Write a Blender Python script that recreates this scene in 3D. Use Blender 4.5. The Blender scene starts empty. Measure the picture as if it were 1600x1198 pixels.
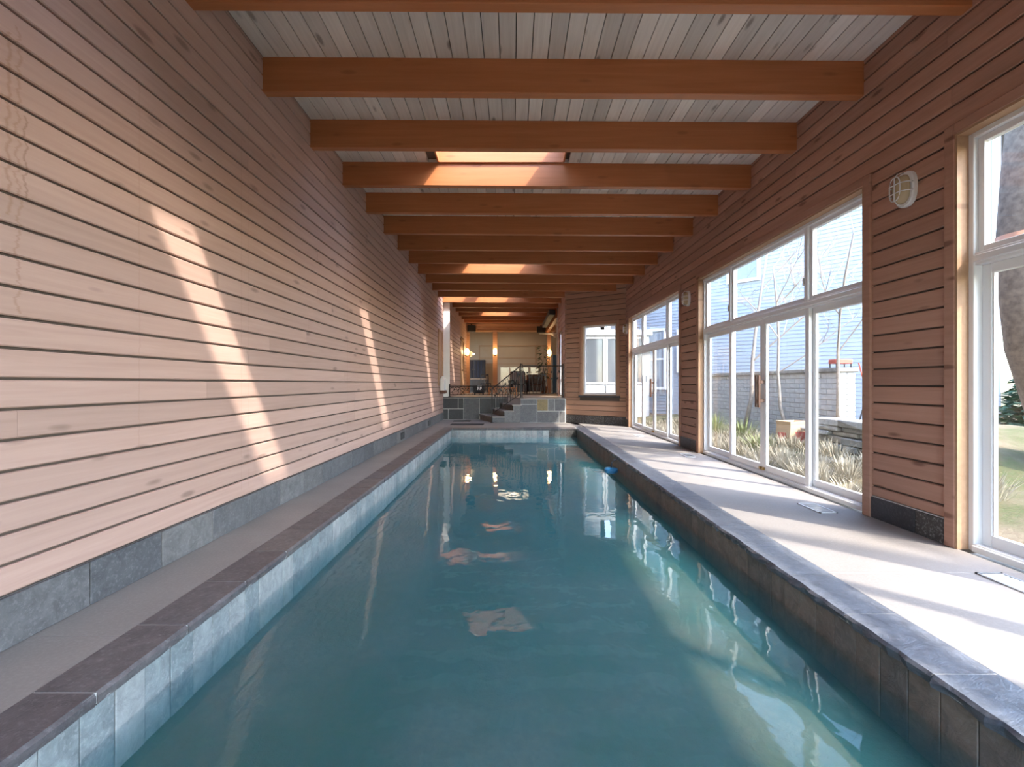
import bpy, bmesh, math, random
from mathutils import Vector, Matrix
random.seed(7)
PI = math.pi
S = bpy.context.scene
COL = S.collection

# ------------------------------------------------------------------ camera, sky, sun, exposure
CAMH = 1.22
F = 711.0
cam_d = bpy.data.cameras.new('camera'); cam_d.sensor_width = 36.0; cam_d.lens = 36.0 * F / 1600.0
cam_d.clip_start = 0.05; cam_d.clip_end = 300
cam = bpy.data.objects.new('camera', cam_d); COL.objects.link(cam)
cam.location = (0, 0, CAMH); cam.rotation_euler = (PI / 2, 0, 0)
S.camera = cam

SUN_DIR = Vector((-1.0, 0.95, -1.40)).normalized()          # the way the light travels
world = bpy.data.worlds.new('sky'); S.world = world; world.use_nodes = True
wn = world.node_tree.nodes; wn.clear()
sky = wn.new('ShaderNodeTexSky'); sky.sky_type = 'NISHITA'; sky.sun_disc = False
sky.sun_elevation = math.asin(-SUN_DIR.z); sky.sun_rotation = math.atan2(-SUN_DIR.x, -SUN_DIR.y)
sky.air_density = 1.0; sky.dust_density = 1.2; sky.ozone_density = 0.8
bg = wn.new('ShaderNodeBackground'); bg.inputs[1].default_value = 0.75
wo = wn.new('ShaderNodeOutputWorld')
world.node_tree.links.new(sky.outputs[0], bg.inputs[0]); world.node_tree.links.new(bg.outputs[0], wo.inputs[0])
sun_d = bpy.data.lights.new('sun', 'SUN'); sun_d.energy = 3.4; sun_d.angle = math.radians(1.4); sun_d.color = (1.0, 0.90, 0.79)
sun = bpy.data.objects.new('sun', sun_d); COL.objects.link(sun)
sun.rotation_euler = SUN_DIR.to_track_quat('-Z', 'Y').to_euler(); sun.location = (12, -10, 20)

S.view_settings.view_transform = 'Standard'; S.view_settings.look = 'None'
S.view_settings.gamma = 1.0; S.view_settings.use_curve_mapping = False
S.view_settings.exposure = 1.6
try:
    S.cycles.max_bounces = 14; S.cycles.diffuse_bounces = 8; S.cycles.transparent_max_bounces = 24
    S.cycles.glossy_bounces = 6; S.cycles.caustics_reflective = False; S.cycles.caustics_refractive = False
    S.cycles.sample_clamp_indirect = 6.0; S.cycles.volume_bounces = 1
except Exception:
    pass

# ------------------------------------------------------------------ materials
class NT:
    def __init__(s, name):
        s.m = bpy.data.materials.new(name); s.m.use_nodes = True
        s.t = s.m.node_tree; s.t.nodes.clear()
        s.out = s.n('ShaderNodeOutputMaterial')
    def n(s, typ, **kw):
        x = s.t.nodes.new(typ)
        for k, v in kw.items(): setattr(x, k, v)
        return x
    def l(s, a, b): s.t.links.new(a, b)
    def val(s, x, v):
        if hasattr(v, 'is_linked') or hasattr(v, 'links'): s.l(v, x)
        else: x.default_value = v
    def math(s, op, a, b=0.0, c=None, clamp=False):
        x = s.n('ShaderNodeMath', operation=op); x.use_clamp = clamp
        s.val(x.inputs[0], a); s.val(x.inputs[1], b)
        if c is not None: s.val(x.inputs[2], c)
        return x.outputs[0]
    def mix(s, f, a, b, mode='MIX'):
        x = s.n('ShaderNodeMix', data_type='RGBA', blend_type=mode)
        s.val(x.inputs[0], f); s.val(x.inputs[6], a); s.val(x.inputs[7], b)
        return x.outputs[2]
    def ramp(s, f, stops):
        x = s.n('ShaderNodeValToRGB'); e = x.color_ramp.elements
        while len(e) < len(stops): e.new(0.5)
        for i, (p, c) in enumerate(stops): e[i].position = p; e[i].color = c if len(c) == 4 else (*c, 1)
        s.l(f, x.inputs[0]); return x.outputs[0]
    def coord(s, scale=(1, 1, 1), rnd=0.0):
        tc = s.n('ShaderNodeTexCoord'); v = tc.outputs['Object']
        if rnd:
            oi = s.n('ShaderNodeObjectInfo'); a = s.n('ShaderNodeVectorMath', operation='MULTIPLY_ADD')
            s.l(oi.outputs['Random'], a.inputs[0]); a.inputs[1].default_value = (rnd, rnd * .37, rnd * .71); s.l(v, a.inputs[2]); v = a.outputs[0]
        mp = s.n('ShaderNodeMapping'); mp.inputs['Scale'].default_value = scale; s.l(v, mp.inputs[0])
        return mp.outputs[0]
    def noise(s, v, scale, detail=4, rough=.55, dist=0.0):
        x = s.n('ShaderNodeTexNoise'); s.l(v, x.inputs['Vector']); x.inputs['Scale'].default_value = scale
        x.inputs['Detail'].default_value = detail; x.inputs['Roughness'].default_value = rough; x.inputs['Distortion'].default_value = dist
        return x.outputs[0]
    def voro(s, v, scale, feature='F1'):
        x = s.n('ShaderNodeTexVoronoi', feature=feature); s.l(v, x.inputs['Vector']); x.inputs['Scale'].default_value = scale
        return x.outputs['Distance']
    def rand(s): return s.n('ShaderNodeObjectInfo').outputs['Random']
    def bump(s, h, strength=.3, dist=.01):
        x = s.n('ShaderNodeBump'); s.l(h, x.inputs['Height']); x.inputs['Strength'].default_value = strength; x.inputs['Distance'].default_value = dist
        return x.outputs[0]
    def princ(s, col, rough=.5, bump=None, spec=.5, metal=0.0, emit=None, es=0.0):
        p = s.n('ShaderNodeBsdfPrincipled'); s.val(p.inputs['Base Color'], col if not isinstance(col, tuple) else (*col[:3], 1))
        s.val(p.inputs['Roughness'], rough); p.inputs['Specular IOR Level'].default_value = spec; p.inputs['Metallic'].default_value = metal
        if bump is not None: s.l(bump, p.inputs['Normal'])
        if emit: p.inputs['Emission Color'].default_value = (*emit, 1); p.inputs['Emission Strength'].default_value = es
        s.l(p.outputs[0], s.out.inputs[0]); return s.m

M = {}
def wood(name, a, b, knot, rough=.55, gs=1.0, knots=.55, vary=.25, stains=False, spec=.3, flat='z'):
    """grain runs along the local x axis"""
    t = NT(name)
    g = t.noise(t.coord((1.2 * gs, 26 * gs, 26 * gs), 31.0), 1.0, 6, .6, .6)
    w = t.noise(t.coord((.5, 3.0, 3.0), 17.0), 1.0, 3)
    c = t.mix(t.ramp(g, [(.32, (0, 0, 0)), (.7, (1, 1, 1))]), (*a, 1), (*b, 1))
    c = t.mix(t.math('MULTIPLY', w, .35), c, (*b, 1))
    k = t.voro(t.coord((1.9, .01, 6.5) if flat == 'z' else (1.9, 6.5, .01), 23.0), 1.0)
    k = t.math('ADD', k, t.math('MULTIPLY', t.noise(t.coord((3, 9, 9), 11.0), 1.0, 2), .16))
    km = t.ramp(k, [(.16, (1, 1, 1)), (.25, (0, 0, 0))])
    c = t.mix(t.math('MULTIPLY', km, knots), c, (*knot, 1))
    f = t.math('MULTIPLY_ADD', t.rand(), vary, 1.0 - vary * .55)
    c = t.mix(1.0, c, t_comb(t, f), 'MULTIPLY')
    if stains:
        tc = t.n('ShaderNodeTexCoord'); sp = t.n('ShaderNodeSeparateXYZ'); t.l(tc.outputs['Object'], sp.inputs[0])
        nz = t.noise(t.coord((.6, 1, 14)), 1.0, 4, .7)
        for u0, wd, amp, zlo, zhi, st, scol in ((2.105, .012, .05, 2.0, 2.85, .5, (.34, .18, .11)), (2.145, .010, .07, 1.55, 2.9, .45, (.34, .18, .11)), (2.18, .008, .05, 2.1, 2.5, .6, (.28, .15, .1)),
                                             (2.845, .008, .02, .8, 3.1, .35, (.42, .25, .18)), (3.92, .007, .02, .3, 3.4, .35, (.36, .22, .16)), (4.02, .007, .02, .3, 3.9, .35, (.36, .22, .16)), (6.45, .012, .02, .4, 3.6, .3, (.38, .24, .18)), (7.3, .02, .02, .6, 3.4, .25, (.4, .26, .2))):
            d = t.math('ABSOLUTE', t.math('SUBTRACT', t.math('MULTIPLY_ADD', t.math('SUBTRACT', nz, .5), amp * 2, sp.outputs[0]), u0))
            mk = t.math('SUBTRACT', 1.0, t.math('DIVIDE', d, wd), clamp=True)
            zz = t.math('MULTIPLY', t.math('GREATER_THAN', sp.outputs[2], zlo), t.math('LESS_THAN', sp.outputs[2], zhi))
            c = t.mix(t.math('MULTIPLY', t.math('MULTIPLY', mk, zz), st), c, (*scol, 1))
    M[name] = t.princ(c, rough, t.bump(g, .12, .004), spec)
def t_comb(t, f):
    x = t.n('ShaderNodeCombineColor')
    for i in range(3): t.l(f, x.inputs[i])
    return x.outputs[0]

wood('whitewashed_pine', (.56, .375, .32), (.475, .31, .255), (.24, .155, .13), .6, 1.0, .7, .16, True)
wood('stained_cedar', (.48, .275, .205), (.38, .205, .145), (.12, .05, .03), .5, 1.0, .7, .28)
wood('pale_cedar', (.48, .28, .19), (.39, .22, .145), (.2, .1, .06), .5, 1.0, .6, .2)
wood('grey_pine', (.80, .74, .685), (.66, .60, .55), (.22, .18, .15), .6, 1.2, .75, .3, False, .3, 'y')
wood('fir_beam', (.50, .19, .075), (.40, .14, .05), (.16, .055, .022), .42, .8, .35, .12, False, .4)
wood('tan_jamb', (.50, .31, .19), (.42, .25, .15), (.2, .1, .06), .5)
wood('orange_wood', (.42, .17, .06), (.32, .12, .04), (.15, .06, .03), .4)

def slate(name, cols, rough=.5, bs=.6, vein=.35):
    t = NT(name)
    n1 = t.noise(t.coord((1, 1, 1), 40.0), 9.0, 8, .7, .8)
    n2 = t.noise(t.coord((1, 1, 1), 40.0), 45.0, 6, .7)
    base = t.ramp(t.rand(), [(i / max(1, len(cols) - 1) * .96 + .02, c) for i, c in enumerate(cols)])
    c = t.mix(t.ramp(n1, [(.35, (0, 0, 0)), (.7, (1, 1, 1))]), base, t.mix(.55, base, (.02, .02, .025, 1)))
    c = t.mix(t.math('MULTIPLY', t.ramp(n2, [(.52, (0, 0, 0)), (.75, (1, 1, 1))]), vein), c, (.42, .42, .43, 1))
    M[name] = t.princ(c, rough, t.bump(n1, bs, .012), .5)
slate('slate', [(.09, .092, .10), (.17, .17, .175), (.11, .115, .125), (.21, .205, .205), (.13, .125, .125)])
slate('slate_dark', [(.03, .032, .04), (.05, .05, .058), (.04, .045, .05), (.075, .07, .07)], .45, .6, .15)
slate('slate_mottled', [(.05, .04, .035), (.075, .065, .055), (.06, .055, .05)], .5, 1.0, .9)
slate('slate_coping', [(.12, .105, .11), (.15, .125, .125), (.13, .118, .13), (.17, .145, .14)], .42, .5, .3)
slate('slate_coping_blue', [(.13, .145, .18), (.17, .18, .21), (.145, .16, .195)], .35, .9, .3)
slate('slate_tile_pale', [(.34, .36, .36), (.44, .45, .44), (.26, .30, .31), (.52, .52, .51)], .35, .6, .9)
slate('slate_tile_brown', [(.23, .175, .14), (.28, .22, .18), (.19, .16, .14)], .5, .7, .25)
slate('slate_ochre', [(.28, .2, .06), (.25, .18, .07)], .5)
slate('fieldstone', [(.36, .32, .26), (.45, .41, .35), (.28, .26, .23), (.5, .47, .42)], .8, .8, .2)

def plain(name, col, rough=.5, spec=.5, metal=0.0, emit=None, es=0.0, ns=None, amt=.15):
    t = NT(name); c = (*col, 1)
    if ns:
        n = t.noise(t.coord(), ns, 6, .6)
        c = t.mix(t.ramp(n, [(.3, (0, 0, 0)), (.72, (1, 1, 1))]), c, tuple(x * (1 - amt * 2) for x in col) + (1,))
    M[name] = t.princ(c, rough, None, spec, metal, emit, es)
plain('white_vinyl', (.78, .78, .79), .35)
plain('white_paint', (.78, .77, .75), .5, ns=3, amt=.03)
plain('grout', (.58, .57, .55), .8); plain('dark_gap', (.035, .028, .025), .9)
plain('groove_backing', (.10, .075, .06), .9)
plain('black_iron', (.014, .012, .012), .45, metal=.3)
plain('black_plastic', (.015, .015, .017), .5); plain('black_fabric', (.02, .02, .025), .9)
plain('rubber', (.03, .03, .032), .8)
plain('dark_strip_grey', (.04, .048, .06), .6)
plain('beige_wall', (.52, .385, .275), .8, ns=2, amt=.04); plain('tan_ceiling', (.52, .40, .29), .8)
plain('interior_floor', (.42, .34, .27), .5, ns=3)
plain('dark_leather', (.075, .03, .022), .4); plain('blue_paint', (.09, .24, .46), .6)
plain('leaf_green', (.05, .10, .03), .6, ns=9, amt=.25); plain('conifer_green', (.07, .14, .075), .7, ns=5, amt=.25)
plain('terracotta', (.35, .15, .08), .8); plain('navy_cloth', (.03, .04, .07), .9, ns=20)
plain('stripe_light', (.55, .52, .48), .8)
plain('bark', (.23, .17, .13), .9, ns=14, amt=.3); plain('pale_bark', (.40, .34, .29), .85, ns=18, amt=.2)
plain('copper_wrap', (.50, .22, .12), .7, ns=8)
plain('paper_bag', (.50, .35, .22), .85, ns=10, amt=.08); plain('bag_red', (.48, .08, .06), .7)
plain('red_metal', (.42, .08, .05), .5); plain('sunroom_paint', (.42, .42, .43), .6); plain('sunroom_glass', (.09, .10, .115), .1)
plain('house_trim', (.8, .8, .82), .5)
plain('roof_shingle', (.16, .15, .155), .9, ns=25); plain('dark_glass', (.22, .25, .30), .1)
plain('blind', (.82, .81, .79), .8); plain('brushed_steel', (.55, .55, .56), .3, metal=.8); plain('brass', (.35, .22, .08), .35, metal=.9)
plain('dark_wood', (.05, .03, .02), .5)
plain('handle_wood', (.09, .035, .018), .4)
plain('blue_float', (.05, .28, .6), .35); plain('lamp_bulb_glass', (.52, .42, .27), .12)
plain('dry_grass', (.38, .33, .24), .9, ns=4, amt=.12); plain('green_grass', (.13, .17, .06), .9, ns=4, amt=.15)
plain('shrub_green', (.24, .27, .10), .9, ns=7)
plain('sconce_glow', (1, .75, .4), .4, emit=(1.0, .62, .25), es=9.0)
plain('fill_opal', (.9, .85, .75), .4, emit=(1.0, .8, .6), es=1.2)  # faint glow for the added fixture over the back room
plain('white_brick', (.50, .50, .50), .85, ns=10, amt=.1); plain('mortar', (.42, .41, .40), .9)
plain('siding_blue', (.32, .345, .40), .7, ns=2, amt=.03)

t = NT('concrete')
n1 = t.noise(t.coord(), 1.6, 6, .6); n2 = t.noise(t.coord(), 60, 5, .7)
c = t.mix(t.ramp(n1, [(.3, (0, 0, 0)), (.75, (1, 1, 1))]), (.31, .28, .263, 1), (.25, .225, .21, 1))
c = t.mix(t.math('MULTIPLY', t.ramp(n2, [(.45, (0, 0, 0)), (.75, (1, 1, 1))]), .3), c, (.46, .43, .41, 1))
M['concrete'] = t.princ(c, .65, t.bump(n2, .15, .003), .35)

t = NT('ground')
n1 = t.noise(t.coord(), .9, 6, .65); n2 = t.noise(t.coord(), 22, 6, .75)
c = t.mix(t.ramp(n1, [(.42, (0, 0, 0)), (.6, (1, 1, 1))]), (.10, .115, .05, 1), (.22, .18, .125, 1))
c = t.mix(t.math('MULTIPLY', t.ramp(n2, [(.4, (0, 0, 0)), (.7, (1, 1, 1))]), .7), c, (.15, .11, .075, 1))
M['ground'] = t.princ(c, .95, t.bump(n2, .8, .03), .1)

t = NT('pool_plaster')
n1 = t.noise(t.coord(), 1.2, 4)
M['pool_plaster'] = t.princ(t.mix(n1, (.20, .36, .40, 1), (.16, .31, .35, 1)), .7, None, .2)

def glassy(name, tint, ior, bumpy=False, rough=0.0):
    t = NT(name)
    lw = t.n('ShaderNodeLayerWeight'); f0 = ((ior - 1) / (ior + 1)) ** 2
    fr = t.math('MULTIPLY_ADD', t.math('POWER', lw.outputs['Facing'], 5.0), 1 - f0, f0)      # Schlick, the same from both sides
    tr = t.n('ShaderNodeBsdfTransparent'); tr.inputs[0].default_value = (*tint, 1)
    gl = t.n('ShaderNodeBsdfGlossy'); gl.inputs['Roughness'].default_value = rough; gl.inputs[0].default_value = (1, 1, 1, 1)
    if bumpy:
        a = t.noise(t.coord((1, .8, 1)), 2.2, 3, .5, .3); b = t.noise(t.coord((1, .7, 1)), 9.0, 2, .5)
        h = t.math('MULTIPLY_ADD', b, .12, a)
        nb = t.bump(h, .09, .05)
        t.l(nb, gl.inputs['Normal']); t.l(nb, lw.inputs['Normal'])
    mx = t.n('ShaderNodeMixShader'); t.l(fr, mx.inputs[0]); t.l(tr.outputs[0], mx.inputs[1]); t.l(gl.outputs[0], mx.inputs[2])
    t.l(mx.outputs[0], t.out.inputs[0]); M[name] = t.m
glassy('glass', (.95, .965, .96), 1.35)
glassy('water', (.97, .99, .99), 1.33, True)
wm = M['water']; wt = wm.node_tree                 # cloudy pool water: the body scatters teal light
vs_ = wt.nodes.new('ShaderNodeVolumeScatter'); vs_.inputs['Color'].default_value = (.12, .53, .66, 1); vs_.inputs['Density'].default_value = 1.5; vs_.inputs['Anisotropy'].default_value = .2
va_ = wt.nodes.new('ShaderNodeVolumeAbsorption'); va_.inputs['Color'].default_value = (.04, .58, .70, 1); va_.inputs['Density'].default_value = 1.35
ad_ = wt.nodes.new('ShaderNodeAddShader'); wt.links.new(vs_.outputs[0], ad_.inputs[0]); wt.links.new(va_.outputs[0], ad_.inputs[1])
wt.links.new(ad_.outputs[0], [n for n in wt.nodes if n.type == 'OUTPUT_MATERIAL'][0].inputs['Volume'])

t = NT('blind_cloth')                                              # thin cloth lets daylight through
df = t.n('ShaderNodeBsdfDiffuse'); df.inputs[0].default_value = (.82, .81, .79, 1); tl = t.n('ShaderNodeBsdfTranslucent'); tl.inputs[0].default_value = (.8, .79, .77, 1)
mx = t.n('ShaderNodeMixShader'); mx.inputs[0].default_value = .55; t.l(df.outputs[0], mx.inputs[1]); t.l(tl.outputs[0], mx.inputs[2]); t.l(mx.outputs[0], t.out.inputs[0]); M['blind_cloth'] = t.m

# ------------------------------------------------------------------ mesh helpers
class MB:
    def __init__(s): s.v = []; s.f = []
    def add(s, vs, fs, T=None):
        o = len(s.v)
        s.v += [tuple(T @ Vector(p)) if T is not None else tuple(p) for p in vs]
        s.f += [tuple(i + o for i in f) for f in fs]; return s
    def box(s, x0, x1, y0, y1, z0, z1, T=None):
        vs = [(x, y, z) for x in (x0, x1) for y in (y0, y1) for z in (z0, z1)]
        return s.add(vs, [(0, 1, 3, 2), (4, 6, 7, 5), (0, 4, 5, 1), (2, 3, 7, 6), (0, 2, 6, 4), (1, 5, 7, 3)], T)
    def cbox(s, x0, x1, y0, y1, z0, z1, c=.004, T=None):
        bm = bmesh.new()
        r = bmesh.ops.create_cube(bm, size=1.0)
        for v in bm.verts: v.co = (x0 + (v.co.x + .5) * (x1 - x0), y0 + (v.co.y + .5) * (y1 - y0), z0 + (v.co.z + .5) * (z1 - z0))
        bmesh.ops.bevel(bm, geom=bm.edges[:], offset=c, segments=1, affect='EDGES', profile=.5)
        bm.verts.index_update()
        s.add([tuple(v.co) for v in bm.verts], [tuple(v.index for v in f.verts) for f in bm.faces], T); bm.free(); return s
    def prism(s, prof, a, b, T=None):          # profile in (y, z), extruded along x
        n = len(prof); vs = [(a, p[0], p[1]) for p in prof] + [(b, p[0], p[1]) for p in prof]
        fs = [(i, (i + 1) % n, n + (i + 1) % n, n + i) for i in range(n)] + [tuple(range(n)), tuple(range(2 * n - 1, n - 1, -1))]
        return s.add(vs, fs, T)
    def extrude(s, poly, z0, z1, T=None):      # polygon in (x, y)
        n = len(poly); vs = [(p[0], p[1], z0) for p in poly] + [(p[0], p[1], z1) for p in poly]
        fs = [(i, (i + 1) % n, n + (i + 1) % n, n + i) for i in range(n)] + [tuple(range(n)), tuple(range(2 * n - 1, n - 1, -1))]
        return s.add(vs, fs, T)
    def tube(s, pts, r, n=6, T=None, close=False):
        pts = [Vector(p) for p in pts]; m = len(pts); vs = []; fs = []
        for i, p in enumerate(pts):
            if close: d = pts[(i + 1) % m] - pts[i - 1]
            else: d = pts[min(i + 1, m - 1)] - pts[max(i - 1, 0)]
            d.normalize()
            a = Vector((0, 0, 1)) if abs(d.z) < .9 else Vector((1, 0, 0))
            u = d.cross(a).normalized(); w = d.cross(u)
            rr = r[i] if isinstance(r, (list, tuple)) else r
            for k in range(n):
                an = 2 * PI * k / n; vs.append(p + u * math.cos(an) * rr + w * math.sin(an) * rr)
        for i in range(m if close else m - 1):
            j = (i + 1) % m
            for k in range(n): fs.append((i * n + k, i * n + (k + 1) % n, j * n + (k + 1) % n, j * n + k))
        if not close: fs += [tuple(range(n)), tuple(range((m - 1) * n, m * n))]
        return s.add(vs, fs, T)
    def lathe(s, prof, n=16, T=None):          # (r, z)
        vs = [(r * math.cos(2 * PI * k / n), r * math.sin(2 * PI * k / n), z) for r, z in prof for k in range(n)]; m = len(prof)
        fs = [(i * n + k, i * n + (k + 1) % n, (i + 1) * n + (k + 1) % n, (i + 1) * n + k) for i in range(m - 1) for k in range(n)]
        fs += [tuple(range(n)), tuple(range((m - 1) * n, m * n))]
        return s.add(vs, fs, T)
    def build(s, name, mat, parent=None, T=None, smooth=False, recalc=True):
        me = bpy.data.meshes.new(name); me.from_pydata(s.v, [], s.f); me.update()
        if recalc:
            bm = bmesh.new(); bm.from_mesh(me); bmesh.ops.recalc_face_normals(bm, faces=bm.faces[:]); bm.to_mesh(me); bm.free()
        me.materials.append(M[mat])
        if smooth:
            for p in me.polygons: p.use_smooth = True
        o = bpy.data.objects.new(name, me); COL.objects.link(o)
        if parent is not None: o.parent = parent
        if T is not None: o.matrix_basis = T
        return o
def share(o, name, parent, T=None, mat=None):
    c = o.copy(); c.name = name; COL.objects.link(c); c.parent = parent
    if T is not None: c.matrix_basis = T
    return c
def empty(name, T=None, loc=(0, 0, 0), rz=0):
    o = bpy.data.objects.new(name, None); COL.objects.link(o); o.empty_display_size = .1
    if T is not None: o.matrix_basis = T
    else: o.location = loc; o.rotation_euler = (0, 0, rz)
    return o
def tag(o, label, cat, group=None, kind=None):
    o['label'] = label; o['category'] = cat
    if group: o['group'] = group
    if kind: o['kind'] = kind
    return o
def struct(o, label=None, cat=None):
    o['kind'] = 'structure'
    if label: o['label'] = label
    if cat: o['category'] = cat
    return o
def frame(ox, oy, ux, uy):      # local x along (ux,uy), local y to the left of it, z up
    u = Vector((ux, uy, 0)).normalized()
    return Matrix(((u.x, -u.y, 0, ox), (u.y, u.x, 0, oy), (0, 0, 1, 0), (0, 0, 0, 1)))
def plank(parent, T, u0, u1, z0, z1, mat, th=.022, name='plank', gap=.014):
    z0 += gap / 2; z1 -= gap / 2; c = .006
    return MB().prism([(0, z0 + c), (0, z1 - c), (c, z1), (th, z1), (th, z0), (c, z0)], u0, u1).build(name, mat, parent, T)
def courses(parent, T, spans_at, z0, z1, h, mat, maxlen=4.2, first=None):
    """rows of boards; spans_at(za, zb) gives the stretches that are wall in that row"""
    zs = [z0]; z = z0 + (first or h)
    while z < z1 - .03: zs.append(z); z += h
    zs.append(z1)
    for i in range(len(zs) - 1):
        for (a, b) in spans_at(zs[i], zs[i + 1]):
            cuts = [a]
            if b - a > maxlen * 1.2:
                x = a + random.uniform(.35, 1.0) * maxlen
                while x < b - .6: cuts.append(x); x += maxlen * random.uniform(.85, 1.15)
            cuts.append(b)
            for p, q in zip(cuts, cuts[1:]):
                plank(parent, T, p + .0008, q - .0008, zs[i], zs[i + 1], mat)

# ------------------------------------------------------------------ dimensions (metres)
XL, XR = -2.33, 3.29           # long walls
YB = -2.2                      # wall behind the camera
YP0, YP1 = -1.2, 12.45         # pool ends (coping edge)
PXL, PXR = -1.655, 1.785       # pool tile faces
WZ = -.23                      # water level
CO_L, CO_R = -1.89, 2.04       # outer coping edges
YFAR = 21.5                    # glazed end wall
YL2, YF2 = 15.40, 14.2         # platform faces (left / right of the stair)
PZ = .77                       # platform height
XL2 = -2.14                    # left wall of the raised part
XR2 = 1.66
CORNER = (XR, 13.14); CORNER2 = (XR2, 14.25)
def zc(x): return 4.272 - .0066 * (x - XL)     # ceiling falls slightly to the right
BH, BT = .32, .09

TL = frame(XL, 0, 0, 1)                          # left wall: local x = world y, local y = -x (into wall)
TR = Matrix(((0, 1, 0, XR), (-1, 0, 0, 0), (0, 0, 1, 0), (0, 0, 0, 1)))   # right wall: local x = -y, local y = +x

# ------------------------------------------------------------------ floor and pool
fl = MB()
fl.box(XL - .2, CO_L, YB, YF2 + 1.3, -.25, -.035); fl.box(CO_R, XR + .2, YB, YF2 + 1.3, -.25, -.035)
fl.box(CO_L, CO_R, YP1 + .25, YF2 + 1.3, -.25, -.035); fl.box(CO_L, CO_R, YB, YP0 - .25, -.25, -.035)
floor = struct(fl.build('floor', 'grout'), 'pale concrete pool deck', 'floor')
def slabs(x0, x1, y0, y1, step):
    n = max(1, round((y1 - y0) / step)); d = (y1 - y0) / n
    for i in range(n): MB().cbox(x0 + .001, x1 - .001, y0 + i * d + .0012, y0 + (i + 1) * d - .0012, -.05, 0, .0015).build('slab', 'concrete', floor)
slabs(XL, CO_L, YB, YL2, 1.52); slabs(CO_R, XR, YB, 13.2, 2.45)
MB().extrude([(CO_R, 13.2), (XR, 13.2), (XR2, 14.3), (CO_R - .02, 14.3)], -.05, 0).build('slab', 'concrete', floor)
slabs(CO_L, CO_R - .02, YP1 + .25, YL2, 3); slabs(CO_L, CO_R, YB, YP0 - .25, 3)

pool = tag(empty('swimming_pool', loc=(0, 0, 0)), 'long narrow indoor lap pool edged with slate coping', 'swimming pool')
b = MB(); D = -1.45
b.box(PXL - .1, PXR + .1, YP0 - .1, YP1 + .1, D - .1, D)
b.box(PXL - .1, PXL - .012, YP0 - .1, YP1 + .1, D, -.04); b.box(PXR + .012, PXR + .1, YP0 - .1, YP1 + .1, D, -.04)
b.box(PXL, PXR, YP1 + .012, YP1 + .1, D, -.04); b.box(PXL, PXR, YP0 - .1, YP0 - .012, D, -.04)
b.build('basin', 'pool_plaster', pool)
# curved entry steps under water in the far right corner
for k, (r, z) in enumerate(((1.35, -.55), (.95, -.36))):
    pts = [(PXR, YP1)] + [(PXR - r * 1.15 * math.sin(a), YP1 - r * math.cos(a)) for a in [i * PI / 2 / 12 for i in range(13)]]
    MB().extrude(pts, D, z).build('entry_step', 'pool_plaster', pool)
def coping(x0, x1, y0, y1, inner, mat, rough=1.0):
    """slab whose edge `inner` ('x0','x1','y0') is rough cleft stone"""
    bm = bmesh.new(); n = 9; rnd = random.Random(int(y0 * 100 + x0 * 1000))
    prof_t = []
    for i in range(n + 1):
        t = i / n; j = rnd.uniform(-.008, .006) * rough; j2 = rnd.uniform(-.010, .010) * rough
        prof_t.append((t, j, j2))
    rows = []
    for t, j, j2 in prof_t:
        if inner in ('x0', 'x1'):
            y = y0 + (y1 - y0) * t; s_ = -1 if inner == 'x0' else 1; e = x0 if inner == 'x0' else x1; o = x1 if inner == 'x0' else x0
            ring = [(o, y, 0.002), (e - s_ * .012 + s_ * j * .4, y, .002), (e + s_ * j, y, -.012), (e + s_ * j2 - s_ * .004, y, -.034), (e - s_ * .01 + s_ * j2, y, -.052), (o, y, -.052)]
        else:
            x = x0 + (x1 - x0) * t; e = y0; o = y1
            ring = [(x, o, .002), (x, e + .012 - j * .4, .002), (x, e - j, -.012), (x, e - j2 + .004, -.034), (x, e + .01 - j2, -.052), (x, o, -.052)]
        rows.append([bm.verts.new(p) for p in ring])
    for a, c in zip(rows, rows[1:]):
        for k in range(6): bm.faces.new((a[k], a[(k + 1) % 6], c[(k + 1) % 6], c[k]))
    bm.faces.new(rows[0]); bm.faces.new(rows[-1][::-1]); bm.verts.index_update()
    m = MB().add([tuple(v.co) for v in bm.verts], [tuple(v.index for v in f.verts) for f in bm.faces]); bm.free()
    return m.build('coping_stone', mat, pool)
y = 2.30 - .505 * 7
while y < YP1 + .2:
    coping(CO_L + .002, PXL + .022, max(y + .005, YP0 - .25), min(y + .500, YP1 + .25), 'x1', 'slate_coping', .3); y += .505
y = 2.41 - .5 * 7
while y < YP1 + .2:
    coping(PXR - .028, CO_R - .002, max(y + .004, YP0 - .25), min(y + .496, YP1 + .25), 'x0', 'slate_coping_blue', 1.4); y += .5
n = 7; d = (PXR - .03 - PXL - .024) / n
for i in range(n): coping(PXL + .024 + i * d, PXL + .021 + (i + 1) * d, YP1 - .02, YP1 + .248, 'y0', 'slate_coping', .5)
g = MB(); g.box(CO_L, PXL + .012, YP0, YP1 + .25, -.046, -.0015); g.box(PXR - .01, CO_R, YP0, YP1 + .25, -.046, -.0015); g.box(PXL, PXR, YP1 - .008, YP1 + .25, -.046, -.0015)
g.build('grout_bed', 'grout', pool)
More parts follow.
